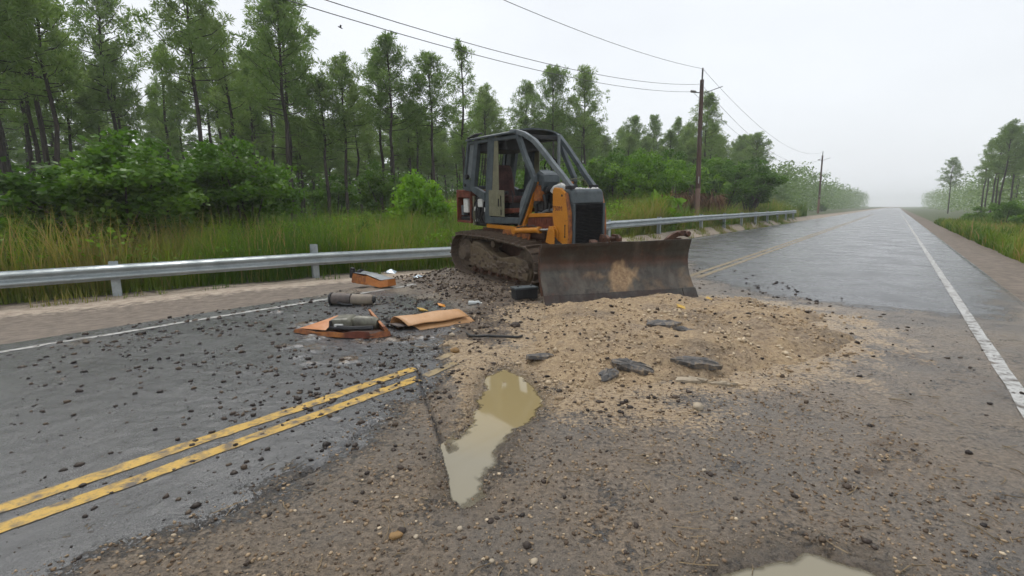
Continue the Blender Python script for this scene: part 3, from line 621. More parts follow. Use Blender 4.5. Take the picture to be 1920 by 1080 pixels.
# -- main frame, belly, engine
YH = -.04                                                          # centre line of the hood
m = MB(); m.box(-1.75, 1.35, -.40, .40, .42, .92); B_(m, "belly_frame", 'rust_brown', .02)
m = MB(); m.box(-1.1, 1.0, -.47, -.41, .93, 1.03); m.box(-1.1, 1.0, .41, .47, .93, 1.03); m.box(-1.0, .6, -.405, .405, .93, 1.0); B_(m, "main_frame", 'rust_brown', .01)
m = MB(); m.box(-.86, .22, -.53, -.45, 1.035, 1.118); B_(m, "floor_beam", 'paint_orange', .012)
m = MB(); m.box(-.86, .22, .45, .53, 1.035, 1.118); B_(m, "floor_beam", 'paint_orange', .012)
m = MB(); m.prism([(-.30, .80), (.62, .80), (.68, 1.0), (.30, 1.10), (-.2, 1.03)], -.56, -.535); B_(m, "side_plate", 'paint_orange_rusty', .008)
m = MB(); m.box(.72, 1.30, -.24, .22, 1.0, 1.62); m.box(.78, 1.22, -.20, .18, 1.62, 1.74); en = B_(m, "engine_block", 'engine_iron', .02)
m = MB()
for k in range(4): m.cyl((.82 + k * .12, -.30, 1.50), (.82 + k * .12, -.22, 1.52), .04, 10); m.cyl((.80 + k * .12, -.31, 1.28), (.80 + k * .12, -.22, 1.28), .03, 10)
m.cyl((.86, -.33, 1.36), (.86, -.22, 1.36), .075, 14); m.box(.62, .80, -.34, -.1, 1.45, 1.66); m.box(1.0, 1.2, -.36, -.22, 1.08, 1.24)
m.build("fittings", 'engine_iron', en, .006)
m = MB(); m.cyl((1.155, -.34, 1.70), (1.155, -.24, 1.70), .085, 20); m.cyl((1.155, -.36, 1.70), (1.155, -.341, 1.70), .04, 14); m.build("pulley", 'khaki', en, .006, True)
m = MB(); m.tube([(.62, -.32, 1.40), (.78, -.36, 1.39), (.92, -.36, 1.45), (1.05, -.33, 1.47), (1.18, -.3, 1.40)], .03, 8); m.build("hose", 'paint_grey_light', en, 0, True)
m = MB(); m.tube([(.75, -.33, 1.78), (.85, -.36, 1.72), (.9, -.36, 1.6), (.87, -.33, 1.48)], .035, 8); m.tube([(1.0, -.34, 1.60), (1.02, -.37, 1.45), (1.15, -.36, 1.42)], .02, 8); m.build("hose", 'black_rubber', en, 0, True)
m = MB(); m.tube([(.98, -.25, 1.80), (1.05, -.25, 1.86), (1.20, -.24, 1.90), (1.32, -.22, 1.86)], .06, 12); m.build("air_pipe", 'ash_white', en, 0, True)
m = MB(); m.tube([(.80, -.12, 1.72), (.84, -.12, 1.95), (.84, -.12, 2.02)], .05, 12); m.tube([(.9, .1, 1.70), (1.0, .12, 1.86), (1.2, .12, 1.88)], .06, 12); m.cyl((.72, -.3, 1.82), (.95, -.3, 1.84), .07, 12); m.build("burnt_pipes", 'charred', en, 0, True)
# lower hood rail and ribbed panel between firewall and radiator
m = MB(); m.prism([(.46, 1.31), (1.27, 1.36), (1.27, 1.43), (.50, 1.385)], -.46, -.38); B_(m, "hood_rail", 'paint_orange', .012)
m = MB(); m.prism([(.44, 1.06), (1.27, 1.06), (1.27, 1.355), (.46, 1.305)], -.43, -.40)
for k in range(11): m.box(.50 + k * .07, .525 + k * .07, -.442, -.431, 1.20, 1.30)
B_(m, "ribbed_side_panel", 'rust_red', .004)
m = MB(); m.prism([(.46, 1.31), (1.27, 1.36), (1.27, 1.43), (.50, 1.385)], .34, .42); B_(m, "hood_rail", 'paint_orange', .012)
# slanted firewall beams (both sides) and the stub beside them
for s_ in (-1, 1):
    y0, y1 = sorted((s_ * .50, s_ * .40))
    m = MB(); m.prism([(.16, 1.05), (.40, 1.05), (.42, 1.20), (.52, 1.36), (.78, 1.98), (.66, 2.0), (.40, 1.5)], y0, y1); B_(m, "firewall_beam", 'paint_orange', .012)
    m = MB(); m.box(.66, .84, min(s_ * .47, s_ * .30), max(s_ * .47, s_ * .30), 1.63, 1.92); B_(m, "firewall_box", 'paint_orange_rusty', .015)
m = MB(); m.box(.60, .66, -.39, .39, 1.12, 1.95); B_(m, "firewall", 'charred', .01)
# radiator guard
sidep = [(1.25, 1.83), (1.28, 1.88), (1.46, 1.87), (1.58, 1.78), (1.645, 1.45), (1.67, 1.05), (1.64, .80), (1.36, .80), (1.30, 1.12), (1.25, 1.36)]
for s_ in (-1, 1):
    y0, y1 = sorted((YH + s_ * .46, YH + s_ * .405)); m = MB(); m.prism(sidep, y0, y1); sp_ = B_(m, "radiator_side_panel", 'paint_orange', .014)
    e = MB(); e.prism([(1.58, 1.77), (1.60, 1.79), (1.70, 1.45), (1.72, 1.05), (1.69, .80), (1.642, .80), (1.672, 1.05), (1.648, 1.45)], y0 - (.006 if s_ < 0 else -.0), y1 + (.006 if s_ > 0 else 0)); e.build("panel_rim", 'paint_orange_rusty', sp_, .004)
    yy = y0 if s_ < 0 else y1
    h_s = MB(); h_s.cyl((1.50, yy - .004, 1.74), (1.50, yy + .004, 1.74), .022, 12); h_s.cyl((1.585, yy - .004, 1.02), (1.585, yy + .004, 1.02), .018, 10); h_s.cyl((1.585, yy - .004, 1.22), (1.585, yy + .004, 1.22), .018, 10); h_s.box(1.575, 1.595, yy - .003, yy + .003, 1.03, 1.21); h_s.build("slot_and_holes", 'charred', sp_)
fc = bpy.data.curves.new("model_number", 'FONT'); fc.body = "750M"; fc.size = .115; fc.extrude = .002; fc.align_x = 'CENTER'
ft = bpy.data.objects.new("lettering_source", fc); C.objects.link(ft); bpy.context.view_layer.update()
fm = bpy.data.meshes.new_from_object(ft.evaluated_get(bpy.context.evaluated_depsgraph_get())); bpy.data.objects.remove(ft); bpy.data.curves.remove(fc)
fo = link("model_number", fm, 'rust_red', dz, (1.385, YH - .4635, 1.475)); fo.rotation_euler = (math.radians(90), 0, 0)
m = MB(); m.prism([(1.30, 1.60), (1.70, 1.60), (1.665, 1.80), (1.62, 1.845), (1.30, 1.845)], YH - .40, YH + .40); B_(m, "radiator_top", 'paint_grey', .02)
m = MB(); m.box(1.60, 1.735, YH - .40, YH - .345, .78, 1.597); m.box(1.60, 1.735, YH + .345, YH + .40, .78, 1.597); m.box(1.60, 1.735, YH - .344, YH + .344, .72, .80); B_(m, "grille_frame", 'paint_grey', .01)
m = MB(); m.box(1.60, 1.64, YH - .344, YH + .344, .80, 1.597); gr = B_(m, "radiator_core", 'charred', 0)
m = MB()
for k in range(27):
    z = .815 + k * .029; m.add([(1.66, YH - .344, z + .018), (1.72, YH - .344, z), (1.725, YH - .344, z + .009), (1.66, YH - .344, z + .026), (1.66, YH + .344, z + .018), (1.72, YH + .344, z), (1.725, YH + .344, z + .009), (1.66, YH + .344, z + .026)],
        [(0, 1, 2, 3), (7, 6, 5, 4), (0, 4, 5, 1), (1, 5, 6, 2), (2, 6, 7, 3), (3, 7, 4, 0)])
go_ = m.build("louvres", 'charred', gr); go_["kind"] = "stuff"
# ash and scraps left on top of the radiator
m = MB()
for k in range(26):
    x = random.uniform(1.34, 1.58); y = YH + random.uniform(-.2, .36); r = random.uniform(.02, .05)
    V = [(x + r * random.uniform(.7, 1.5) * a, y + r * random.uniform(.7, 1.5) * b, 1.85 + r * .6 * c) for a, b, c in ((1, 0, 0), (0, 1, 0), (-1, 0, 0), (0, -1, 0), (0, 0, 1), (0, 0, -.3))]
    m.add(V, [(0, 1, 4), (1, 2, 4), (2, 3, 4), (3, 0, 4), (1, 0, 5), (2, 1, 5), (3, 2, 5), (0, 3, 5)])
o = m.build("ash", 'ash_white', dz); o["kind"] = "stuff"
# lift cylinders with brackets
for s_ in (-1, 1):
    y = YH + s_ * .53
    m = MB(); m.cyl((.22, y, 1.045), (.96, y, 1.105), .055, 18); m.cyl((.93, y, 1.102), (.985, y, 1.107), .064, 18); m.cyl((.22, y - .05, 1.045), (.22, y + .05, 1.045), .07, 14); cy = B_(m, "lift_cylinder", 'paint_orange', 0, None, True)
    m = MB(); m.cyl((.986, y, 1.107), (1.32, y, 1.135), .026, 14); m.build("rod", 'chrome_rod', cy, 0, True)
    m = MB(); m.tube([(.3, y - .02, 1.105), (.5, y - .02, 1.15), (.8, y - .02, 1.175), (.93, y - .01, 1.155)], .012, 6); m.build("hose", 'black_rubber', cy, 0, True)
    m = MB()
    for yy in (y - .05, y + .03): m.prism([(1.20, .90), (1.44, .86), (1.43, 1.10), (1.37, 1.20), (1.29, 1.20), (1.25, 1.10)], yy, yy + .022)
    m.cyl((1.33, y - .06, 1.135), (1.33, y + .06, 1.135), .035, 12); B_(m, "cylinder_bracket", 'paint_orange', .006)
    m = MB(); m.cyl((1.36, y - .04, .92), (1.36, y + .04, .92), .085, 16); m.tube([(1.36, y, .92), (1.55, y * .8, .80), (1.9, y * .55, .62)], .06, 10); B_(m, "lift_link", 'charred', 0, None, True)

# -- cab
GY = 'paint_grey'
for s_ in (-1, 1):
    Yo = s_ * .56; yy = lambda a, b: sorted((s_ * a, s_ * b)); y0, y1 = yy(.56, .47)
    m = MB(); m.prism([(-1.22, 2.90), (-1.07, 2.90), (-1.27, 1.93), (-1.27, 1.84), (-1.44, 1.84), (-1.43, 1.95)], y0, y1); B_(m, "rear_post", GY, .012)
    m = MB(); m.prism([(-1.50, 2.93), (-1.43, 2.93), (-1.64, 2.06), (-1.446, 2.06), (-1.446, 1.80), (-1.76, 1.84), (-1.74, 2.05)], y0 + .004, y1 - .004); B_(m, "corner_panel", GY, .01)
    m = MB(); m.prism([(-1.235, 2.86), (-1.44, 2.88), (-1.62, 2.10), (-1.42, 2.08)], s_ * .515 - .004, s_ * .515 + .004); B_(m, "quarter_screen", 'paint_grey_light', 0)
    m = MB(); m.cyl((-1.56, Yo - .03, 2.12), (-1.56, Yo + .03, 2.12), .05, 10); m.cyl((-1.64, Yo - .02, 1.94), (-1.64, Yo + .02, 1.94), .035, 10); B_(m, "hinge", 'charred', 0)
    m = MB(); m.prism([(-1.45, 1.835), (-1.26, 1.90), (-.88, 1.78), (-.86, 1.60), (-1.05, 1.66), (-1.25, 1.74)], y0 - .003, y1 + .003); B_(m, "fender", GY, .012)
    m = MB(); m.prism([(-.70, 2.92), (-.47, 2.92), (-.66, 1.13), (-.88, 1.13), (-.84, 1.70)], *yy(.562, .46)); B_(m, "door_post", GY, .014)
    m = MB(); m.prism([(-.468, 2.90), (-.36, 2.88), (-.36, 1.86), (-.658, 1.30)], *yy(.55, .53)); B_(m, "post_lining", 'khaki', .004)
    m = MB(); m.prism([(-.66, 1.135), (.31, 1.185), (.345, 1.30), (-.655, 1.275)], *yy(.566, .44)); B_(m, "door_sill", GY, .012)
    m = MB(); m.tube([(.27, s_ * .515, 2.86), (.50, s_ * .515, 2.44), (.75, s_ * .515, 2.06), (.76, s_ * .515, 2.0), (.52, s_ * .515, 1.54), (.30, s_ * .515, 1.17)], .062, 4, True); B_(m, "front_pillar", GY, .008)
    m = MB(); m.prism([(.24, 1.32), (.50, 1.60), (.70, 1.99), (.66, 2.08), (.50, 1.92), (.30, 1.62)], s_ * .49 - .006, s_ * .49 + .006); B_(m, "kick_panel", 'paint_grey_light', .004)
    m = MB(); m.box(-1.45, .30, min(s_ * .555, s_ * .45), max(s_ * .555, s_ * .45), 2.80, 2.87); B_(m, "roof_rail", GY, .01)
# khaki lower door panel with three torn slots (right side only)
m = MB(); y0, y1 = -.575, -.565
m.box(-.68, -.36, y0, y1, 1.30, 1.83); m.box(-.36, -.31, y0, y1, 1.66, 1.83); m.box(-.36, -.31, y0, y1, 1.30, 1.50); m.box(-.31, -.27, y0, y1, 1.30, 1.83); m.box(-.27, -.225, y0, y1, 1.72, 1.83); m.box(-.27, -.225, y0, y1, 1.44, 1.50); m.box(-.27, -.225, y0, y1, 1.30, 1.325); m.box(-.225, -.13, y0, y1, 1.30, 1.83)
kp = B_(m, "door_panel", 'khaki', .002)
m = MB(); m.box(-.38, -.20, -.555, -.545, 1.31, 1.75); m.build("dark_backing", 'charred', kp)
# roof: cambered plate
m = MB(); nx_, ny_ = 8, 10; V = []
for k in range(2):
    for i in range(nx_ + 1):
        for j in range(ny_ + 1):
            x = -1.52 + 1.78 * i / nx_; y = -.60 + 1.2 * j / ny_; u = abs(y) / .6; cam_ = .085 * (1 - u ** 2.5) + .03 * (i / nx_) ; V.append((x, y, 2.90 + cam_ - k * .03))
q = (nx_ + 1) * (ny_ + 1); Fr = []
for i in range(nx_):
    for j in range(ny_):
        a = i * (ny_ + 1) + j; b = a + ny_ + 1; Fr.append((a, b, b + 1, a + 1)); Fr.append((q + a, q + a + 1, q + b + 1, q + b))
ed = [i * (ny_ + 1) for i in range(nx_ + 1)] + [nx_ * (ny_ + 1) + j for j in range(1, ny_ + 1)] + [i * (ny_ + 1) + ny_ for i in range(nx_ - 1, -1, -1)] + [j for j in range(ny_ - 1, 0, -1)]
for a, b in zip(ed, ed[1:] + ed[:1]): Fr.append((a, q + a, q + b, b))
m.add(V, Fr); rf = B_(m, "roof", GY, 0, None, True)
m = MB(); m.box(-1.42, -.2, -.45, .45, 2.62, 2.86); m.build("headliner", 'charred', rf, .03)
m = MB(); m.box(.28, .35, -.44, .44, 2.80, 2.88); m.build("front_header", 'charred', rf, .01)
m = MB(); m.tube([(-1.5, -.55, 2.93), (-1.3, -.58, 2.95), (-1.15, -.56, 2.99), (-1.0, -.5, 3.0)], .02, 6); m.tube([(-1.5, -.3, 2.97), (-1.42, -.5, 2.97), (-1.2, -.45, 3.0)], .03, 6); m.build("burnt_strip", 'charred', rf, 0, True)
# rear screen of upright bars
m = MB(); m.box(-1.52, -1.46, -.46, .46, 2.74, 2.86); m.box(-1.72, -1.66, -.46, .46, 1.84, 1.92); rs_ = B_(m, "rear_screen_frame", GY, .01)
for k in range(13):
    y = -.42 + k * .07; m = MB(); m.bar((-1.49, y, 2.76), (-1.69, y, 1.90), .012); m.build("screen_bar", 'charred', rs_)
# seat, console, levers
st = MB(); st.box(-.92, -.40, -.25, .25, 1.56, 1.70); se = B_(st, "seat", 'seat_burnt', .05)
m = MB(); m.prism([(-.96, 1.66), (-.78, 1.66), (-.86, 2.10), (-.94, 2.36), (-1.04, 2.36), (-1.06, 2.05)], -.23, .23); m.build("backrest", 'seat_burnt', se, .06)
m = MB(); m.box(-.86, -.45, -.2, .2, 1.2, 1.56); m.build("pedestal", 'charred', se, .02)
m = MB(); m.box(-.80, -.35, .28, .36, 1.78, 1.85); m.box(-.80, -.35, -.36, -.28, 1.74, 1.81); m.build("armrest", 'charred', se, .02)
m = MB(); m.box(-.86, .42, -.44, .44, 1.125, 1.18); B_(m, "cab_floor", 'charred', .01)
m = MB(); m.prism([(-.60, 1.32), (.20, 1.40), (.26, 1.48), (-.60, 1.44)], -.40, .1); B_(m, "step_board", 'rust_red', .01)
m = MB(); m.prism([(.50, 1.5), (.74, 1.6), (.92, 1.98), (.90, 2.10), (.74, 2.16), (.60, 2.0)], -.42, -.02); B_(m, "console", GY, .02)
m = MB(); m.prism([(.735, 2.162), (.90, 2.105), (.86, 2.15), (.76, 2.19)], -.40, -.06); m.prism([(.50, 1.98), (.76, 2.19), (.72, 2.21), (.48, 2.02)], -.36, -.1); B_(m, "console_cover", 'paint_grey_light', .01)
m = MB(); m.tube([(.66, .05, 2.0), (.60, .05, 2.2), (.57, .05, 2.3)], .018, 8)
ring = [(.57 + .05 * math.sin(a), .05 + .15 * math.cos(a), 2.31 + .12 * math.sin(a)) for a in [2 * math.pi * k / 20 for k in range(21)]]
m.tube(ring, .014, 6); B_(m, "steering_wheel", 'charred', 0, None, True)
m = MB(); m.tube([(.15, .3, 1.2), (.2, .32, 1.7), (.17, .32, 1.9)], .015, 6); m.cyl((.17, .32, 1.88), (.17, .32, 1.98), .028, 8); m.tube([(-.2, -.3, 1.2), (-.18, -.32, 1.75), (-.22, -.32, 1.82)], .014, 6); B_(m, "lever", 'charred', 0, None, True)
m = MB(); m.box(.72, .76, .08, .13, 1.95, 2.86); m.box(.70, .76, -.45, .45, 1.92, 1.98); B_(m, "windscreen_post", 'paint_grey_light', .008)
# guard sweeps from roof to radiator
m = MB(); m.tube([(.05, -.52, 2.93), (.23, -.52, 2.925), (.46, -.505, 2.86), (.72, -.48, 2.72), (.93, -.455, 2.53), (1.18, -.43, 2.29), (1.42, -.405, 2.07), (1.60, -.38, 1.88)], .062, 4, True); sw = B_(m, "sweep", 'paint_grey_light', .008)
m = MB(); m.box(1.50, 1.66, YH - .39, YH - .30, 1.846, 1.91); m.build("foot", 'charred', sw, .008)
m = MB(); m.tube([(-.05, .50, 2.96), (.14, .50, 2.95), (.34, .485, 2.86), (.60, .46, 2.64), (.90, .43, 2.36), (1.17, .40, 2.10), (1.42, .38, 1.88)], .062, 4, True); sw = B_(m, "sweep", 'paint_grey', .008)
m = MB(); m.box(1.34, 1.50, YH + .36, YH + .45, 1.846, 1.92); m.build("foot", 'charred', sw, .008)
m = MB(); m.tube([(1.05, -.2, 1.95), (1.2, .1, 2.04), (1.3, .25, 2.0), (1.36, .3, 1.88)], .008, 5); B_(m, "loose_wire", 'khaki', 0)
# rear: open rusty cabinet, hoses, canisters
m = MB(); X0, X1, Z0, Z1 = -2.12, -1.50, 1.09, 1.83; y0, y1 = -.52, .52
m.box(X0, X1, y0, y1, Z1 - .05, Z1); m.box(X0, X1, y0, y1, Z0, Z0 + .05); m.box(X0, X0 + .05, y0, y1, Z0 + .05, Z1 - .05); m.box(X1 - .05, X1, y0, -.38, Z0 + .05, Z1 - .05); m.box(X0 + .05, X1, -.1, .0, Z0 + .05, Z1 - .05)
m.box(X0 + .05, X1 - .05, y0, y0 + .03, Z1 - .17, Z1 - .05); rc = B_(m, "rear_cabinet", 'rust_red', .01)
m = MB(); m.box(-1.90, -1.70, -.47, -.40, 1.32, 1.64); m.build("white_canister", 'label_white', rc, .02)
m = MB(); m.box(-2.05, -1.95, -.44, -.3, 1.25, 1.48); m.box(-1.66, -1.56, -.3, -.15, 1.2, 1.5); m.build("grey_canister", 'paint_grey_light', rc, .015)
m = MB(); m.box(-2.06, -1.56, -.44, -.12, 1.141, 1.22); m.cyl((-2.0, -.3, 1.7), (-1.6, -.3, 1.7), .05, 12); m.build("charred_remains", 'charred', rc, .01)
m = MB(); m.box(-1.495, -.88, -.42, .42, 1.04, 1.68); ep = B_(m, "equipment_bay", 'charred', .02)
m = MB(); m.box(-1.25, -1.07, -.50, -.425, 1.46, 1.64); m.build("white_reservoir", 'label_white', ep, .025)
m = MB(); m.box(-1.02, -.96, -.48, -.425, 1.36, 1.46); m.cyl((-1.40, -.47, 1.42), (-1.40, -.425, 1.42), .05, 12); m.cyl((-1.36, -.47, 1.16), (-1.36, -.425, 1.16), .04, 10); m.box(-.97, -.9, -.46, -.425, 1.1, 1.2); m.build("pale_fittings", 'ash_white', ep, .01)
for k in range(7):
    x = -1.44 + k * .085; m = MB(); m.tube([(x, -.45, 1.10), (x + random.uniform(-.06, .08), -.49, 1.25), (x + random.uniform(-.06, .1), -.48, 1.4), (x + .04, -.44, 1.58)], .02, 7); m.build("hose", 'black_rubber', ep, 0, True)
m = MB(); m.box(-1.48, -1.43, -.48, -.421, 1.05, 1.70); m.build("bay_edge", 'khaki', ep, .006)

# -- blade: curved mouldboard on its push frame
bl = bpy.data.objects.new("blade", None)
BP = Vector((0.53, 7.38, 0.0)); BQ = Vector((3.16, 8.07, 0.0)); bc = (BP + BQ) / 2; BW = (BQ - BP).length / 2
PROF = [(.10, .13), (.02, .23), (-.07, .36), (-.125, .50), (-.14, .63), (-.125, .76), (-.085, .87), (-.06, .92), (-.05, .965)]
prof2 = []
for (a, b), (c, d) in zip(PROF[:-1], PROF[1:]):
    for k in range(4): prof2.append((a + (c - a) * k / 4, b + (d - b) * k / 4))
prof2.append(PROF[-1])
V = []; NY = 100
for j in range(NY + 1):
    y = -BW + 2 * BW * j / NY
    for (a, b) in prof2: V.append((a, y, b))
nf = len(V)
for j in range(NY + 1):
    y = -BW + 2 * BW * j / NY
    for (a, b) in prof2: V.append((a - .035, y, b))
k = len(prof2); Fb = []
for j in range(NY):
    for i in range(k - 1):
        a = j * k + i; Fb.append((a, a + k, a + k + 1, a + 1)); a += nf; Fb.append((a, a + 1, a + k + 1, a + k))
for i in range(k - 1): Fb.append((i, i + 1, nf + i + 1, nf + i)); a = NY * k + i; Fb.append((a, nf + a, nf + a + 1, a + 1))
for j in range(NY): Fb.append((j * k, nf + j * k, nf + (j + 1) * k, (j + 1) * k)); a = j * k + k - 1; Fb.append((a, a + k, nf + a + k, nf + a))
Va = np.array(V); yy_, zz_ = Va[:, 1], Va[:, 2]
Va[:, 0] += 0.018 * fbm(yy_, zz_, 1.6, 3, 70); Va[:, 2] += sst(.8, .94, zz_) * (.016 * fbm(yy_, yy_ * 0, 3.5, 4, 77) + .012 * yy_ / BW); Va[:, 0] += sst(.8, .94, zz_) * .03 * fbm(yy_, yy_ * 0 + 5, 2.5, 3, 78)
soil = np.clip(1.5 - np.hypot((yy_ + .0) / .22, (zz_ - .38) / .19) + 3.0 * fbm(yy_, zz_, 5, 5, 71), 0, 1)
soil = np.maximum(soil, 0.9 * np.clip(1 - np.hypot((yy_ - .10) / .05, (zz_ - .60) / .08) + .8 * fbm(yy_, zz_, 16, 3, 72), 0, 1))
soil = np.maximum(soil, 0.35 * np.clip(fbm(yy_, zz_, 4, 4, 73) * 4 - .35, 0, 1) * (zz_ < .5))
scl = np.clip(0.9 - np.abs(zz_ - .62 - .1 * fbm(yy_, zz_, 3, 3, 75)) / .12 + 1.2 * fbm(yy_, zz_, 5, 4, 74), 0, 1) * .65
me = bpy.data.meshes.new("blade"); me.from_pydata([tuple(v) for v in Va], [], Fb); me.update()
me.polygons.foreach_set("use_smooth", np.ones(len(me.polygons), bool)); me.set_sharp_from_angle(angle=math.radians(50))
rub = sst(.66, .36, zz_ + .22 * fbm(yy_, zz_, 2.2, 4, 76)) * (1 - soil)
for an, av in (("soil", soil), ("scale", scl), ("rubbed", rub)):
    at_ = me.attributes.new(an, 'FLOAT', 'POINT'); at_.data.foreach_set("value", av.astype(np.float32))
bpy.data.objects.remove(bl)
bl = link("blade", me, 'blade_steel', dz)
bdir = (BQ - BP).normalized(); bfw = Vector((bdir.y, -bdir.x, 0)); bm_ = Matrix.Identity(4)
for i in range(3): bm_[i][0], bm_[i][1], bm_[i][2] = bfw[i], bdir[i], (0, 0, 1)[i]
bm_.translation = bc - bfw * .17
bl.matrix_local = mw.inverted() @ bm_
def BB(mb, name, mat, bev=.006): return mb.build(name, mat, bl, bev)
m = MB()
m.prism([(.195, -.01), (.092, .155), (.072, .155), (.165, -.01)], -BW + .25, BW - .25); BB(m, "cutting_edge", 'blade_steel')
for s_ in (-1, 1):
    m = MB(); a, b = sorted((s_ * (BW - .248), s_ * (BW + .015))); m.prism([(.205, -.01), (.098, .16), (.076, .16), (.17, -.01)], a, b); BB(m, "end_bit", 'blade_steel')
    m = MB(); a, b = sorted((s_ * BW, s_ * (BW - .02))); m.prism([(.05, .17), (-.07, .35), (-.14, .55), (-.14, .75), (-.09, .93), (-.16, .93), (-.22, .7), (-.23, .4), (-.08, .12)], a - .0, b); BB(m, "end_plate", 'rust_brown', .004)
m = MB(); m.box(-.28, -.20, -1.0, 1.0, .30, .42); m.box(-.28, -.20, -1.0, 1.0, .62, .72); m.box(-.36, -.20, -.3, .3, .2, .8); BB(m, "back_rib", 'rust_brown')
# lifting eyes standing on the upper edge
m = MB(); m.prism([(-.24, .80), (-.12, .80), (-.10, .97), (-.16, 1.0), (-.24, .97)], BW - .42, BW - .14)
m.tube([(-.15, BW - .46, .95), (-.15, BW - .34, 1.02), (-.15, BW - .20, 1.075), (-.15, BW - .06, 1.075), (-.15, BW + .0, 1.03)], [.04, .06, .065, .065, .045], 4, True)
m.cyl((-.17, BW - .20, 1.08), (-.05, BW - .20, 1.08), .045, 12); m.cyl((-.17, BW - .06, 1.07), (-.05, BW - .06, 1.07), .045, 12); BB(m, "lifting_eye", 'rust_brown', .01)
m = MB()
for y in (-.15, .07): m.prism([(-.55, .85), (-.2, .85), (-.2, 1.02), (-.28, 1.07), (-.50, 1.07), (-.55, 1.0)], y, y + .05)
m.box(-.5, -.25, -.10, .07, .86, .92); m.cyl((-.38, -.16, 1.0), (-.38, .13, 1.0), .035, 12); BB(m, "tilt_bracket", 'rust_brown', .01)
m = MB(); m.prism([(-.45, .7), (-.23, .7), (-.23, .96), (-.35, 1.0)], -.42, -.30); BB(m, "angle_lug", 'rust_brown', .01)
# push frame from belly to blade
m = MB(); m.box(1.2, 2.12, -.30, -.16, .28, .46); m.box(1.2, 2.12, .12, .26, .28, .46); m.box(2.08, 2.24, -.35, .30, .24, .52); B_(m, "push_frame", 'rust_brown', .02)
for s_ in (-1, 1):
    m = MB(); m.cyl((1.5, s_ * .35, .55), (1.95, s_ * .5 - .1, .52), .06, 14); B_(m, "angle_cylinder", 'rust_brown', 0, None, True)

# ------------------------------------------------------------------ wreckage and litter on the road
def sh(x, y): return float(surf_h(np.array([x]), np.array([y]))[0])
# 1 orange box section torn off the machine, beyond the white edge line
t_ = thing("torn_panel", "orange box-shaped panel with grey top lying beyond the white edge line", "panel", (-2.86, 9.80, sh(-2.86, 9.8) + .01), math.radians(-40))
m = MB(); m.add([(-.62, -.13, .0), (-.05, -.15, .0), (-.05, .13, .0), (-.60, .12, .0), (-.62, -.09, .20), (-.05, -.12, .17), (-.05, .12, .18), (-.60, .11, .22)], [(0, 3, 2, 1), (0, 1, 5, 4), (2, 3, 7, 6), (3, 0, 4, 7), (1, 2, 6, 5)]); m.build("box_section", 'paint_orange_rusty', t_, .012)
m = MB(); m.add([(-.03, -.17, .02), (.50, -.20, .0), (.66, -.12, .03), (.64, .10, .03), (-.03, .12, .0), (-.03, -.14, .20), (.48, -.16, .13), (.65, -.10, .17), (.62, .10, .15), (-.03, .11, .21)], [(0, 4, 3, 2, 1), (0, 1, 6, 5), (1, 2, 7, 6), (2, 3, 8, 7), (3, 4, 9, 8), (4, 0, 5, 9)]); m.build("folded_end", 'paint_faded', t_, .012)
m = MB(); m.add([(-.58, -.085, .208), (-.04, -.12, .215), (.47, -.14, .145), (.6, .08, .165), (-.04, .12, .22), (-.57, .11, .235), (-.3, 0, .26), (.1, 0, .235)], [(0, 1, 6), (1, 4, 6), (4, 5, 6), (5, 0, 6), (1, 2, 7), (2, 3, 7), (3, 4, 7), (4, 1, 7)]); m.build("grey_lining", 'paint_grey_light', t_, 0)
m = MB(); m.cyl((-.66, -.07, .10), (-.63, -.07, .27), .06, 14); m.cyl((-.63, -.07, .271), (-.625, -.07, .31), .045, 14); m.cyl((-.50, -.02, .22), (-.36, -.02, .25), .05, 12); m.build("dark_fitting", 'charred', t_, .004, True)
# 2 muffler
t_ = thing("exhaust_muffler", "rust-brown cylindrical exhaust muffler lying on the wet asphalt", "muffler", (-2.60, 7.68, sh(-2.6, 7.68)), math.radians(-3))
m = MB(); m.tube([(-.34, 0, .10), (-.32, 0, .10), (-.10, 0, .098), (-.02, 0, .095)], [.075, .095, .095, .085], 20); m.build("dark_drum", 'muffler_dark', t_, 0, True)
m = MB(); m.cyl((-.36, 0, .10), (-.332, 0, .10), .105, 20); m.build("flange", 'charred', t_, 0, True)
m = MB(); m.tube([(-.015, 0, .092), (.02, 0, .09), (.30, .01, .085), (.34, .01, .085)], [.07, .088, .088, .07], 20); m.build("pale_drum", 'muffler', t_, 0, True)
m = MB(); m.tube([(.345, .01, .085), (.37, .01, .085)], [.055, .05], 14); m.tube([(-.2, -.09, .06), (-.1, -.13, .03), (.05, -.12, .025)], .02, 6); m.build("pipe_stub", 'charred', t_, 0, True)
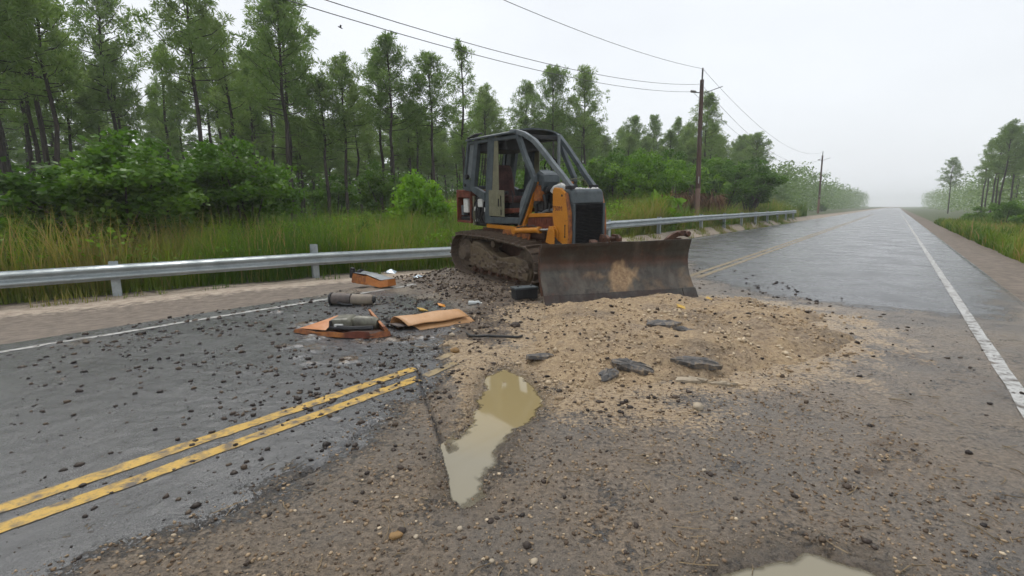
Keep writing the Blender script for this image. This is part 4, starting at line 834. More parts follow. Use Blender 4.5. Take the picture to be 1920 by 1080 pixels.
# 3 wedge-shaped hatch with a burnt tank on it
t_ = thing("engine_hatch", "rusty orange wedge-shaped hatch carrying a burnt olive tank, nearest the yellow lines", "hatch", (-2.02, 5.88, sh(-2.02, 5.88) + .01), math.radians(-2))
outl = [(-.74, -.02), (-.40, -.20), (.02, -.30), (.34, -.34), (.56, -.22), (.50, -.10), (.20, .44), (.08, .42), (-.30, .20)]
m = MB(); m.add([(x, y, .012 + .02 * (k % 2)) for k, (x, y) in enumerate(outl)] + [(-.1, 0, .04)], [(k, (k + 1) % 9, 9) for k in range(9)]); o = m.build("tray", 'rust_brown', t_); o.modifiers.new("thick", 'SOLIDIFY').thickness = .012
for k, hh, mt_ in ((0, .05, 'paint_orange_rusty'), (1, .055, 'paint_orange_rusty'), (2, .075, 'rust_red'), (3, .06, 'paint_orange_rusty'), (4, .05, 'rust_brown'), (7, .05, 'paint_orange_rusty'), (8, .04, 'paint_orange_rusty')):
    a, b = outl[k], outl[(k + 1) % 9]; m = MB(); mx_, my_ = (a[0] + b[0]) / 2 * 1.03, (a[1] + b[1]) / 2 * 1.03
    m.add([(a[0], a[1], .0), (mx_, my_, .0), (b[0], b[1], .0), (a[0] * .97, a[1] * .97, hh * .8), (mx_ * .96, my_ * .96, hh * 1.15), (b[0] * .97, b[1] * .97, hh)], [(0, 1, 4, 3), (1, 2, 5, 4)]); o = m.build("rim", mt_, t_); o.modifiers.new("thick", 'SOLIDIFY').thickness = .012
m = MB(); m.add([(-.66, -.02, .05), (-.26, -.17, .06), (-.24, .20, .17), (-.36, .19, .12), (-.45, .05, .11)], [(0, 1, 4), (1, 2, 4), (2, 3, 4), (3, 0, 4)]); m.build("raised_flap", 'paint_faded', t_)
m = MB(); m.add([(.14, .42, .03), (.19, .43, .03), (.52, -.12, .03), (.47, -.16, .03), (.08, .40, .20), (.11, .41, .205), (.47, -.14, .10), (.44, -.16, .10)], [(0, 3, 2, 1), (4, 5, 6, 7), (0, 1, 5, 4), (1, 2, 6, 5), (2, 3, 7, 6), (3, 0, 4, 7)]); m.build("upright_flange", 'paint_orange_rusty', t_, .006)
m = MB(); m.prism([(-.24, .04), (.02, .04), (.02, .16), (-.02, .185), (-.22, .18), (-.26, .14)], -.10, .20); m.build("tank_box", 'olive_tank', t_, .03)
m = MB(); m.tube([(.02, .05, .10), (.06, .05, .105), (.27, .04, .10), (.33, .03, .095)], [.075, .09, .085, .06], 18); m.build("tank_drum", 'olive_tank', t_, 0, True)
m = MB(); m.box(-.17, -.06, -.14, -.101, .08, .125); m.build("pale_clip", 'ash_white', t_, .01); m = MB(); m.tube([(-.22, -.105, .16), (-.22, -.13, .09), (-.1, -.15, .07), (.02, -.13, .07)], .018, 6); m.tube([(-.1, -.2, .1), (.1, -.24, .1), (.35, -.22, .1)], .03, 6); m.build("pipework", 'charred', t_, 0, True)
# 4 tan folded sheet: an arched leaf, open at its left end, folded under along the front
t_ = thing("folded_sheet", "creased tan metal sheet folded along its front edge, right of the wedge-shaped hatch", "sheet", (-1.08, 6.24, sh(-1.08, 6.24)), math.radians(27))
def strip(name, prof, x0, x1, mat, skew, shrink, lift):
    V = []; k = len(prof); nx = 12
    for i in range(nx + 1):
        u = i / nx; x = x0 + (x1 - x0) * u
        for (y, z) in prof: V.append((x + skew * y + .01 * math.sin(9 * y + 3), y * (1 - shrink * u), z * (1 + lift * u) + .006 * math.sin(i * .9 + y * 7) * (z > .03)))
    F_ = [(i * k + j, (i + 1) * k + j, (i + 1) * k + j + 1, i * k + j + 1) for i in range(nx) for j in range(k - 1)]
    o = MB().add(V, F_).build(name, mat, t_, 0, True); md = o.modifiers.new("thick", 'SOLIDIFY'); md.thickness = .007; return o
strip("upper_leaf", [(.22, .0), (.21, .05), (.18, .10), (.12, .13), (.05, .135), (-.03, .12), (-.11, .095), (-.17, .075), (-.18, .066)], -.42, .42, 'tan_sheet', -.28, .25, .25)
strip("lower_leaf", [(.10, .05), (-.02, .045), (-.10, .035), (-.18, .018), (-.235, .004)], -.30, .48, 'tan_sheet', -.28, .20, .9)
strip("curled_edge", [(.24, .012), (.10, .05), (-.02, .055), (-.10, .045)], -.50, -.38, 'muffler_dark', -.28, .0, .0)
# 5 black box by the track
t_ = thing("battery_box", "black battery box with grey lid on the ground beside the track", "box", (.21, 8.02, sh(.21, 8.02)), math.radians(22))
m = MB(); m.box(-.20, .20, -.11, .11, 0, .17); m.build("case", 'charred', t_, .012); m = MB(); m.box(-.215, .205, -.12, .12, .172, .20); lid = m.build("lid", 'paint_grey', t_, .008)
m = MB(); m.cyl((-.12, 0, .20), (-.12, 0, .225), .02, 10); m.cyl((.12, 0, .20), (.12, 0, .225), .02, 10); m.build("terminal", 'line_metal', lid)
m = MB()
for k in range(5): m.box(-.16 + k * .08, -.145 + k * .08, -.116, -.1105, .02, .15)
m.build("case_ribs", 'black_rubber', t_)
# 6 bottle
t_ = thing("plastic_bottle", "crushed white plastic bottle on the mud left of the battery box", "bottle", (-.60, 7.53, sh(-.6, 7.53)), math.radians(18))
m = MB(); m.tube([(-.10, 0, .035), (-.095, 0, .035), (-.02, 0, .034), (.0, 0, .03), (.06, 0, .033), (.09, 0, .022), (.10, 0, .016)], [.028, .036, .035, .029, .034, .02, .015], 14); m.build("bottle_body", 'bottle_white', t_, 0, True); m = MB(); m.cyl((.101, 0, .016), (.122, 0, .016), .018, 12); m.build("cap", 'label_white', t_, 0, True)
# 7 small scraps
def scrap(name, label, cat, x, y, s, mat, seed, mat2=None):
    random.seed(seed); t = thing(name, label, cat, (x, y, sh(x, y)), random.uniform(0, 3))
    m = MB(); m.add([(-s, -.5 * s, .004), (.3 * s, -.6 * s, .02), (s, -.1 * s, .006), (.6 * s, .5 * s, .05), (-.5 * s, .5 * s, .03), (0, 0, .45 * s)], [(0, 1, 5), (1, 2, 5), (2, 3, 5), (3, 4, 5), (4, 0, 5)]); o = m.build("scrap_piece", mat, t)
    md = o.modifiers.new("thick", 'SOLIDIFY'); md.thickness = .006
    m = MB(); m.add([(-.9 * s, .2 * s, .0), (-.2 * s, .1 * s, .0), (-.3 * s, .7 * s, .03), (-.8 * s, .6 * s, .3 * s)], [(0, 1, 2, 3)]); o = m.build("torn_edge", mat2 or mat, t); md = o.modifiers.new("thick", 'SOLIDIFY'); md.thickness = .005
    return t
scrap("scrap", "small orange scrap with a dark edge on the asphalt above the tan sheet", "scrap", -1.13, 7.51, .10, 'paint_orange', 5, 'charred')
scrap("scrap", "small yellow scrap on the asphalt between muffler and orange scrap", "scrap", -1.38, 7.18, .10, 'yellow_bit', 6)
scrap("scrap", "yellow scrap on the gravel near the blade's right end", "scrap", 3.02, 7.25, .09, 'yellow_bit', 8)
scrap("scrap", "ochre scrap lying on the gravel heap below the blade", "scrap", 2.35, 6.55, .10, 'yellow_bit', 9)
scrap("plastic_film", "pale blue crumpled plastic film by the guardrail strip", "plastic film", -2.95, 11.65, .22, 'blue_film', 10)
scrap("plastic_film", "pale blue crumpled plastic film at the mud's edge", "plastic film", -2.10, 10.75, .15, 'blue_film', 11)
# 8 hose
pts = [(-.55, 5.66), (-.50, 5.54), (-.40, 5.45), (-.22, 5.41), (-.02, 5.44), (.08, 5.50), (.12, 5.58)]
pts = [(pts[i][0] + (pts[i + 1][0] - pts[i][0]) * q / 5, pts[i][1] + (pts[i + 1][1] - pts[i][1]) * q / 5) for i in range(6) for q in range(5)]; hz2 = [sh(x, y) for x, y in pts]; hz2 = [max(hz2[max(0, i - 3):i + 4]) for i in range(len(hz2))]; hz2 = [sum(hz2[max(0, i - 4):i + 5]) / len(hz2[max(0, i - 4):i + 5]) for i in range(len(hz2))]
tag(MB().tube([(x, y, z + .014) for (x, y), z in zip(pts, hz2)], .015, 8).build("rubber_hose", 'black_rubber', None, 0, True), "curved black rubber hose lying left of the gravel heap", "hose")
# 9 asphalt slabs
def slab(label, x, y, rz, pl, th, tilt, mat='slab', cat="asphalt slab", name="asphalt_slab"):
    jag = []
    for (ax, ay), (bx_, by_) in zip(pl, pl[1:] + pl[:1]):
        for q in (0, .25, .5, .75): jag.append((ax + (bx_ - ax) * q + random.uniform(-.012, .012), ay + (by_ - ay) * q + random.uniform(-.012, .012)))
    m = MB(); n_ = len(jag); cx = sum(p[0] for p in jag) / n_; cy = sum(p[1] for p in jag) / n_
    V = [(x_, y_, 0) for x_, y_ in jag] + [(x_, y_, th * random.uniform(.7, 1.05)) for x_, y_ in jag] + [(cx + (x_ - cx) * .6 + random.uniform(-.01, .01), cy + (y_ - cy) * .6, th * random.uniform(.95, 1.3)) for x_, y_ in jag] + [(cx, cy, th * 1.2)]
    F_ = [tuple(range(n_ - 1, -1, -1))] + [(i, (i + 1) % n_, n_ + (i + 1) % n_, n_ + i) for i in range(n_)] + [(n_ + i, n_ + (i + 1) % n_, 2 * n_ + (i + 1) % n_, 2 * n_ + i) for i in range(n_)] + [(2 * n_ + i, 2 * n_ + (i + 1) % n_, 3 * n_) for i in range(n_)]
    m.add(V, F_); o = m.build(name, mat, None, 0); o.location = (x, y, sh(x, y) - .004); o.rotation_euler = (tilt[0], tilt[1], rz); me = o.data
    for v in me.vertices: v.co.z += random.uniform(-.008, .008); v.co.x += random.uniform(-.012, .012)
    return tag(o, label, cat)
random.seed(12)
slab("long grey broken asphalt slab tilted on the gravel's near edge", 1.10, 4.24, -.5, [(-.20, -.02), (-.10, -.07), (.12, -.08), (.20, -.01), (.10, .07), (-.12, .06)], .05, (.25, .1))
slab("small grey broken asphalt slab just left of the long tilted slab", .84, 4.10, .6, [(-.12, -.05), (.08, -.07), (.13, .02), (.02, .08), (-.10, .05)], .045, (.2, -.15))
slab("dark asphalt slab at the right of the gravel, farthest from the puddle", 1.68, 4.27, -.35, [(-.22, -.04), (.0, -.08), (.22, -.04), (.18, .05), (-.1, .08)], .05, (.2, .05))
slab("flat grey asphalt slab lying on the middle of the gravel heap", 1.80, 5.62, .1, [(-.22, -.08), (.05, -.12), (.24, -.02), (.12, .10), (-.16, .09)], .04, (.08, .05))
slab("thin grey asphalt piece in front of the flat slab on the heap", 1.98, 5.30, -.6, [(-.14, -.04), (.1, -.05), (.14, .03), (-.08, .05)], .035, (.1, .1))
slab("dark asphalt piece on the bank above the puddle", .27, 4.62, .3, [(-.16, -.05), (.05, -.08), (.17, .0), (.06, .08), (-.12, .06)], .045, (-.15, .1))
slab("flat tan stone at the gravel's edge by the dark slab", 1.55, 4.02, -.15, [(-.13, -.03), (.05, -.05), (.14, .0), (.02, .04), (-.1, .04)], .03, (.05, 0), 'stone_pale', "stone", "flat_stone")
slab("narrow tan stone right of the flat tan stone", 1.80, 3.94, -.3, [(-.12, -.02), (.04, -.035), (.12, .0), (-.02, .03)], .025, (.05, 0), 'stone_pale', "stone", "flat_stone")
# 10 loose stones and clods that can be told apart
ICO_V = None
def ico():
    t = (1 + 5 ** .5) / 2; v = np.array([(-1, t, 0), (1, t, 0), (-1, -t, 0), (1, -t, 0), (0, -1, t), (0, 1, t), (0, -1, -t), (0, 1, -t), (t, 0, -1), (t, 0, 1), (-t, 0, -1), (-t, 0, 1)]) / math.sqrt(1 + t * t)
    f = np.array([(0, 11, 5), (0, 5, 1), (0, 1, 7), (0, 7, 10), (0, 10, 11), (1, 5, 9), (5, 11, 4), (11, 10, 2), (10, 7, 6), (7, 1, 8), (3, 9, 4), (3, 4, 2), (3, 2, 6), (3, 6, 8), (3, 8, 9), (4, 9, 5), (2, 4, 11), (6, 2, 10), (8, 6, 7), (9, 8, 1)])
    return v, f
IV, IF = ico()
def ico2():
    V = [tuple(v) for v in IV]; F = []; mid = {}
    def md(a, b):
        k = (min(a, b), max(a, b))
        if k not in mid:
            p = (np.array(V[a]) + np.array(V[b])) / 2; p /= np.linalg.norm(p); mid[k] = len(V); V.append(tuple(p))
        return mid[k]
    for a, b, c in IF: ab, bc_, ca = md(a, b), md(b, c), md(c, a); F += [(a, ab, ca), (b, bc_, ab), (c, ca, bc_), (ab, bc_, ca)]
    return np.array(V), np.array(F)
JV, JF = ico2()
def stone(label, x, y, r, mat, cat, name, group=None):
    k = np.array([random.uniform(.8, 1.3), random.uniform(.7, 1.1), random.uniform(.5, .8)]) * r
    bump_ = 1 + 1.1 * (fbm(JV[:, 0] * 1.6 + x * 31, JV[:, 1] * 1.6 + JV[:, 2] * 1.7 + y * 17, 1.0, 4, 80)); bump_ = np.minimum(bump_, np.array([.92 + .25 * random.random() for _ in JV]))
    V = JV * bump_[:, None] * k
    o = link(name, np_mesh(name, V, JF, None, mat == 'clod' and False), mat); o.location = (x, y, sh(x, y) + k[2] * .35); o.rotation_euler = (0, 0, random.uniform(0, 6)); return tag(o, label, cat, group)
stone("ochre stone beside a dark brown clod, lower left of the puddle", -.555, 2.03, .028, 'stone_ochre', "stone", "stone")
stone("dark brown clod touching the ochre stone in the foreground", -.535, 2.07, .026, 'clod', "clod", "mud_clod")
stone("white pebble right of the ochre stone in the foreground", -.46, 2.03, .013, 'stone_pale', "stone", "stone")
stone("pale stone just below the puddle's tip", -.26, 2.075, .016, 'stone_pale', "stone", "stone")
stone("black clod in the foreground, largest below the puddle", .055, 1.955, .024, 'clod', "clod", "mud_clod")
stone("tan stone at the bottom middle of the foreground", .08, 1.85, .018, 'stone_pale', "stone", "stone")
stone("tan pebble left of the bottom middle stone", -.10, 1.865, .014, 'stone_pale', "stone", "stone")
stone("tan block of stone on the right-hand asphalt, below the slabs", 1.40, 3.45, .045, 'stone_pale', "stone", "stone")
stone("pale pebble on the right, beside a dark clod", 1.10, 2.57, .015, 'stone_pale', "stone", "stone")
stone("dark clod beside the pale pebble on the right", 1.12, 2.53, .02, 'clod', "clod", "mud_clod")
stone("large dark clod on the mud near the black hose", .04, 6.0, .06, 'clod', "clod", "mud_clod")
stone("pale stone in front of the tan folded sheet", -.72, 5.55, .035, 'stone_pale', "stone", "stone")
stone("ochre stone left of the puddle's far end", -.62, 4.95, .05, 'stone_ochre', "stone", "stone")
random.seed(21)
for k in range(26):
    x = random.uniform(-.9, 1.3); y = random.uniform(1.95, 3.6)
    if sdf(np.array([x]), np.array([y]), PUDDLE)[0] < .06 or seg_dist(np.array([x]), np.array([y]), CUT)[0] < .04: continue
    stone("small dark clod on the gravelly road surface of the foreground", x, y, random.uniform(.006, .016), 'clod', "clod", "mud_clod", "dark clods strewn over the foreground")

# mass of pebbles, clods and chips
def scatter(name, x, y, r, v, mat, flat=.65, label=None, cat=None, hfn=surf_h):
    n_ = len(x); g = np.random.default_rng(len(name)); k = len(IV)
    base = IV[None] * (1 + .8 * (g.random((n_, k, 1)) - .5)); sc = r[:, None] * (0.75 + .6 * g.random((n_, 3))); sc[:, 2] *= flat
    a = g.random(n_) * 6.28; ca, sa = np.cos(a)[:, None], np.sin(a)[:, None]; P = base * sc[:, None, :]
    Px = P[..., 0] * ca - P[..., 1] * sa; Py = P[..., 0] * sa + P[..., 1] * ca
    z = hfn(x, y) + sc[:, 2] * .35
    V = np.stack([Px + x[:, None], Py + y[:, None], P[..., 2] + z[:, None]], -1).reshape(-1, 3)
    Fs = (IF[None] + (np.arange(n_) * k)[:, None, None]).reshape(-1, 3)
    o = link(name, np_mesh(name, V, Fs, {"v": np.repeat(v, k)}), mat); return tag(o, label, cat, None, "stuff")
G = np.random.default_rng(11)
# dark clods flung over the asphalt
NC = 60000; x = G.uniform(-5.5, 5.5, NC); y = G.uniform(1.5, 15, NC); t, off = to(x, y)
dens = 0.04 + 1.0 * np.clip(fbm(x, y, 1.1, 4, 90) * 3.2 - .15, 0, 1) + .22 * (sdf(x, y, CLEAN) < 0); dens *= 1 - .75 * sst(3.5, 7, np.hypot(x + .6, y - 7)); dens = np.maximum(dens, 0.05)
dens = np.where(sdf(x, y, BROWN) < .2, .45, dens); dens = np.where(sdf(x, y, MOUND) < 0, .10, dens)
ok = (G.random(NC) < dens) & (off > -1.6) & (off < 8.2) & (sdf(x, y, PUDDLE) > .02) & (sdf(x, y, PUDDLE2) > .02) & (y < 12)
x, y = x[ok], y[ok]; r = .004 + .022 * G.random(len(x)) ** 5; r *= np.clip(.55 + .11 * y, .6, 1.3)
scatter("scattered_clods", x, y, r, G.random(len(x)) ** 1.3, 'clods', .6, "dark clods of mud flung all over the asphalt", "mud clods")
# fine gravel of the foreground
x = G.uniform(-2.2, 2.6, 15000); y = 1.3 + 3.4 * G.random(15000) ** 1.5; ok = (sdf(x, y, PUDDLE) > .03) & (sdf(x, y, PUDDLE2) > .03) & (sdf(x, y, CLEAN) > -.05) & (to(x, y)[1] > -1.6)
x, y = x[ok], y[ok]; r = .003 + .008 * G.random(len(x)) ** 3.5
scatter("fine_gravel", x, y, r, np.where(G.random(len(x)) < .03, .95, np.clip(.08 + .55 * G.random(len(x)), 0, 1)), 'pebble', .7, "fine grit and gravel strewn over the foreground asphalt", "gravel")
# gravel on the heap
x = G.uniform(-.6, 5.0, 30000); y = G.uniform(3.3, 8.1, 30000); d = -sdf(x, y, MOUND) + .75 * fbm(x, y, 1.3, 5, 50); ok = (d > -.35) & (G.random(30000) < sst(-.4, .3, d) * np.clip(.35 + 2.2 * fbm(x, y, 2.1, 3, 96), .08, 1)) & (sdf(x, y, PUDDLE) > .04)
x, y = x[ok], y[ok]; r = .003 + .024 * G.random(len(x)) ** 7
scatter("heap_gravel", x, y, r, np.where(G.random(len(x)) < .08, .1, np.clip(.60 + .35 * (G.random(len(x)) - .5) + .9 * fbm(x, y, 1.5, 3, 95), 0.1, 1)), 'pebble', .75, "tan gravel heaped in front of the blade", "gravel")
# clumps of soil under and beside the tracks
lx = G.uniform(-2.6, 1.6, 9000); ly = G.uniform(-2.1, 1.4, 9000); x = DZ['X'] + lx * _F.x + ly * _L.x; y = DZ['Y'] + lx * _F.y + ly * _L.y
ok = G.random(9000) < np.where(ly < -.9, .5, .25); x, y = x[ok], y[ok]; r = .005 + .034 * G.random(len(x)) ** 8
scatter("track_soil", x, y, r, np.clip(.1 + .8 * G.random(len(x)) ** 1.5, 0, 1), 'soil_lump', .8, "brown soil churned up beside the tracks", "soil")
x = G.uniform(-3.2, .5, 700); y = G.uniform(5.2, 12.5, 700); ok = sdf(x, y, BROWN) < .1; x, y = x[ok], y[ok]
scatter("pale_chips", x, y, .008 + .02 * G.random(len(x)) ** 3, .5 + .5 * G.random(len(x)), 'pebble', .6, "pale chips in the brown mud beside the bulldozer", "gravel")

# ------------------------------------------------------------------ vegetation
def leaf_arrays(P, size, g, droop=.0, width=.32):
    n_ = len(P); d = g.normal(size=(n_, 3)); d[:, 2] = d[:, 2] * .6 - droop; d /= np.linalg.norm(d, axis=1)[:, None]
    w = np.cross(d, g.normal(size=(n_, 3))); w /= np.linalg.norm(w, axis=1)[:, None] + 1e-9; s = size * (.6 + .8 * g.random(n_))[:, None]
    nrm = np.cross(d, w); V = np.stack([P, P + d * s * .45 + w * s * width + nrm * s * .08, P + d * s, P + d * s * .45 - w * s * width + nrm * s * .08], 1)
    F = np.arange(n_ * 4).reshape(n_, 4); return V.reshape(-1, 3), F
def bush_mesh(name, seed, rx, rz, n_clump, leaves, size, shell=.5, mat='leaf_mid', dome=False, width=.32, base=.0, droop=.1):
    g = np.random.default_rng(seed); c = g.normal(size=(n_clump, 3)); c /= np.linalg.norm(c, axis=1)[:, None]; c *= (g.random(n_clump) ** shell)[:, None]
    if dome: c[:, 2] = np.abs(c[:, 2])
    else: c[:, 2] = c[:, 2] * .5 + .5
    C0 = c * np.array([rx, rx, rz]) * (.85 + .3 * g.random((n_clump, 1))); C0[:, 2] += base
    cr_ = rx * (.16 + .16 * g.random(n_clump)); lv = max(1, leaves // n_clump); P = []; tone = []
    for k in range(n_clump):
        q = g.normal(size=(lv, 3)); q /= np.linalg.norm(q, axis=1)[:, None]; q *= (cr_[k] * g.random(lv) ** .4)[:, None]; q[:, 2] *= .75
        P.append(C0[k] + q); tone.append(np.full(lv, .5 + .5 * (g.random() - .5)) + .25 * (g.random(lv) - .5))
    P = np.concatenate(P); tone = np.concatenate(tone); P[:, 2] = np.maximum(P[:, 2], .02)
    V, F = leaf_arrays(P, size, g, droop, width); me = np_mesh(name, V, F, {"v": np.repeat(np.clip(tone, 0, 1), 4)}); me.materials.append(MT[mat]); return me, C0
def stems_mesh(name, pts, r, g, n_=8, mat='bark', base=(0, 0, 0)):
    m = MB()
    for k in g.choice(len(pts), min(n_, len(pts)), replace=False):
        p = Vector(pts[k]); b = Vector(base); mid_ = b.lerp(p, .5) + Vector((0, 0, .1 * p.length)); m.tube([b + Vector((0, 0, -.1)), mid_, p], [r, r * .6, r * .2], 5)
    me = bpy.data.meshes.new(name); me.from_pydata(m.v, [], m.f); me.update(); me.materials.append(MT[mat]); return me
def gz_at(x, y): t, o_ = to(x, y); return float(ground_h(np.array(t), np.array(o_)))
def plant(name, label, cat, variant, x, y, sx=1.0, sz=1.0, rz=None, group=None, part=("stem", "foliage"), lean=0.0):
    t = thing(name, label, cat, (x, y, gz_at(x, y)), 0, group); t.rotation_euler = (0, -lean, random.uniform(0, 6.28) if rz is None else rz); t.scale = (sx, sx, sz)
    for nm, me in zip(part, variant): link(nm, me, None, t)
    return t

# pines
def pine_variant(seed, h=12.0, r=1.7, crown=.48, sparse=1.0):
    g = np.random.default_rng(seed); m = MB(); bend = g.normal(size=2) * .12
    tp = [(bend[0] * math.sin(s * 2.6) + .05 * g.normal(), bend[1] * math.sin(s * 2.1) + .05 * g.normal(), h * s) for s in np.linspace(0, 1, 9)]; tp[0] = (0, 0, -.3)
    m.tube(tp, [.125 * (1 - .86 * s) ** .9 + .012 for s in np.linspace(0, 1, 9)], 8)
    A = np.array(tp); limbs = []; tuft = []; tone = []
    nb = int(44 * sparse)
    for k in range(nb):
        s = crown + (1 - crown) * ((k + g.random()) / nb) ** .9; i = min(int(s * 8), 7); f = s * 8 - i; b = A[i] * (1 - f) + A[i + 1] * f
        u = (s - crown) / (1 - crown); L = r * (.30 + .9 * math.sin(math.pi * (.22 + .70 * u)) ** 1.2) * (.65 + .5 * g.random()) * (1.15 - .45 * u)
        a = k * 2.4 + g.normal() * .4; e = .15 + .75 * u + g.normal() * .12; d = np.array([math.cos(a) * math.cos(e), math.sin(a) * math.cos(e), math.sin(e)])
        mid_ = b + d * L * .55 + np.array([0, 0, -.05 * L]); end = b + d * L + np.array([0, 0, .14 * L]); limbs.append((b, mid_, end)); tn = .45 + .35 * (g.random() - .5) + .12 * u
        for q in range(max(4, int(L * 5.6))):
            w = .35 + .65 * g.random() ** .8; p = (b * (1 - w) + end * w) + g.normal(size=3) * .17 * L * w * np.array([1, 1, .7]); tuft.append(p); tone.append(tn + .2 * (g.random() - .5))
        tuft.append(end); tone.append(tn + .1)
    for k in range(9): p = A[8] + g.normal(size=3) * np.array([.16, .16, .3]) - np.array([0, 0, .25]); tuft.append(p); tone.append(.6)
    # a few bare dead twigs below the crown
    for k in range(7):
        s = crown * (.55 + .45 * g.random()); i = min(int(s * 8), 7); b = A[i] * (1 - (s * 8 - i)) + A[i + 1] * (s * 8 - i); a = g.random() * 6.28; L = .3 + .7 * g.random(); limbs.append((b, b + np.array([math.cos(a), math.sin(a), .1]) * L * .6, b + np.array([math.cos(a), math.sin(a), .05]) * L))
    for b, c_, e_ in limbs: m.tube([tuple(b), tuple(c_), tuple(e_)], [.026, .017, .007], 4, caps=False)
    tm = bpy.data.meshes.new("trunk"); tm.from_pydata(m.v, [], m.f); tm.update(); tm.materials.append(MT['bark'])
    T_ = np.array(tuft); n_ = len(T_); K = 26; d = g.normal(size=(n_, K, 3)); d[..., 2] += .35; d /= np.linalg.norm(d, axis=2)[..., None]; L = (.20 + .19 * g.random((n_, K, 1)))
    w = np.cross(d, g.normal(size=(n_, K, 3))); w /= np.linalg.norm(w, axis=2)[..., None] + 1e-9; c0 = T_[:, None, :] + d * .02
    V = np.stack([c0 - w * .006 + d * L * .15, c0 + d * L * .6 + w * .024, c0 + d * L, c0 + d * L * .6 - w * .024], 2).reshape(-1, 3); F = np.arange(n_ * K * 4).reshape(-1, 4)
    v = np.repeat(np.clip(np.array(tone)[:, None] + .25 * (g.random((n_, K)) - .5), 0, 1).ravel(), 4)
    cm = np_mesh("crown", V, F, {"v": v}); cm.materials.append(MT['pine_needles']); return tm, cm
PV = [pine_variant(100 + k, 12.0, rr, cc, spx) for k, (rr, cc, spx) in enumerate([(1.7, .50, 1.0), (1.9, .48, 1.05), (1.45, .58, .85), (1.8, .56, .95), (2.0, .5, 1.0), (1.2, .42, .55), (1.6, .5, 1.0)])]
random.seed(5)
def px_tree(px, top, Y):                                             # horizontal bearing and tip height of a photographed tree -> place and size
    d = fw + rv * ((px - 960) / 900) - uv * ((top - 540) / 900); k = Y / d.y
    return d.x * k, Y, CAM_H + d.z * k
LEAN = math.radians(1.1)
KEY = [(634, 118, 27, 1, "thick-crowned pine second from the left of the photographed stand"), (722, 74, 29, 0, "tallest pine, its crown rising above all the others"), (700, 104, 32, 2, "pine with a bare dark trunk just left of the tallest pine"), (808, 112, 30, 3, "round-topped pine with bare limbs between the tallest and the thin pine"),
       (861, 86, 33, 5, "thin sparse pine with a pointed top"), (1038, 137, 44, 4, "dense pine above the cab roof, left of the pair"), (1101, 141, 46, 1, "broad dense pine right of the cab roof"), (985, 162, 47, 6, "smaller pine left of the dense pine above the cab"), (600, 150, 26, 6, "pine at the left end of the photographed stand"),
       (1190, 224, 62, 3, "short-looking pine farther off, right of the broad dense pine"), (1232, 222, 66, 0, "narrow distant pine left of the utility pole"), (1277, 229, 64, 2, "distant pine standing closest left of the utility pole"), (1326, 182, 48, 6, "pine partly hidden behind the utility pole"), (668, 170, 34, 2, "slim pine in the gap left of the tallest pine"), (763, 195, 36, 6, "low pine between the tallest and the round-topped pine"), (905, 172, 42, 1, "pine with a low crown just left of the cab roof")]
placed = []
for px, top, Y, vi, lab in KEY:
    x, y, hh = px_tree(px, top, Y); placed.append((x, y)); gz = gz_at(x, y)
    plant("pine_tree", lab, "pine tree", PV[vi], x, y, ((hh - gz) / 12) * .55 + .42, (hh - gz) / 12, None, "pines behind the guardrail", ("trunk", "crown"), LEAN)
g = np.random.default_rng(77); cnt = 0; tries = 0
FL = "slender pine in the crowded stand behind the guardrail, lower than its neighbours' tips"
while cnt < 165 and tries < 9000:
    tries += 1; az = math.radians(g.uniform(-52, 37)); depth = 22.5 + 46 * g.random() ** 1.25; rngd = depth / max(math.cos(az + math.radians(51.6)), .16); x, y = math.sin(az) * rngd, math.cos(az) * rngd
    if rngd > 125 or y < 6: continue
    if min((math.hypot(x - a, y - b) for a, b in placed), default=9) < 1.5 + .006 * rngd: continue
    px = 960 + 900 * x / y; lim = 205 + 60 * g.random() + (35 if 900 < px < 980 or px > 1160 else 0)
    hh = min(g.uniform(9.5, 14.5), px_tree(px, lim, y)[2]) if 560 < px < 1345 else g.uniform(9.5, 14.5)
    if hh < 5.5: continue
    placed.append((x, y)); gz = gz_at(x, y); sc = (hh - gz) / 12
    plant("pine_tree", FL if 560 < px < 1345 else ("pine in the roadside stand at the left of the view" if px < 900 else "pine in the distant stand beside the far road"), "pine tree", PV[int(g.integers(0, 7))], x, y, sc * .5 + .45, sc, None, "pines crowding the stand behind the guardrail" if 560 < px < 1345 else ("pines at the left" if px < 900 else "pines beside the far road"), ("trunk", "crown"), LEAN); cnt += 1
for k in range(46):
    px = g.uniform(1135, 1420) if k < 34 else g.uniform(860, 1135); Y = g.uniform(50, 84) if k < 34 else g.uniform(44, 60); x, y, hh = px_tree(px, g.uniform(232, 292) if k < 34 else g.uniform(190, 250), Y)
    if min(math.hypot(x - a, y - b) for a, b in placed) < 1.3: continue
    placed.append((x, y)); sc = (hh - gz_at(x, y)) / 12
    plant("pine_tree", "background pine in the thick stand between bulldozer and utility pole", "pine tree", PV[int(g.integers(0, 7))], x, y, sc * .4 + .62, sc, None, "pines between bulldozer and utility pole", ("trunk", "crown"), LEAN)
# stand on the near side of the road, to the right
for k in range(44):
    t = g.uniform(58, 150); off = -8.5 - .16 * t * g.random(); x, y = xy(t, off)
    hh = g.uniform(9, 13.5); sc = hh / 12
    plant("pine_tree", "pine in the stand on the near side of the road, far right", "pine tree", PV[int(g.integers(0, 7))], x, y, sc * .5 + .5, sc, None, "pines on the near side of the road", ("trunk", "crown"), LEAN)

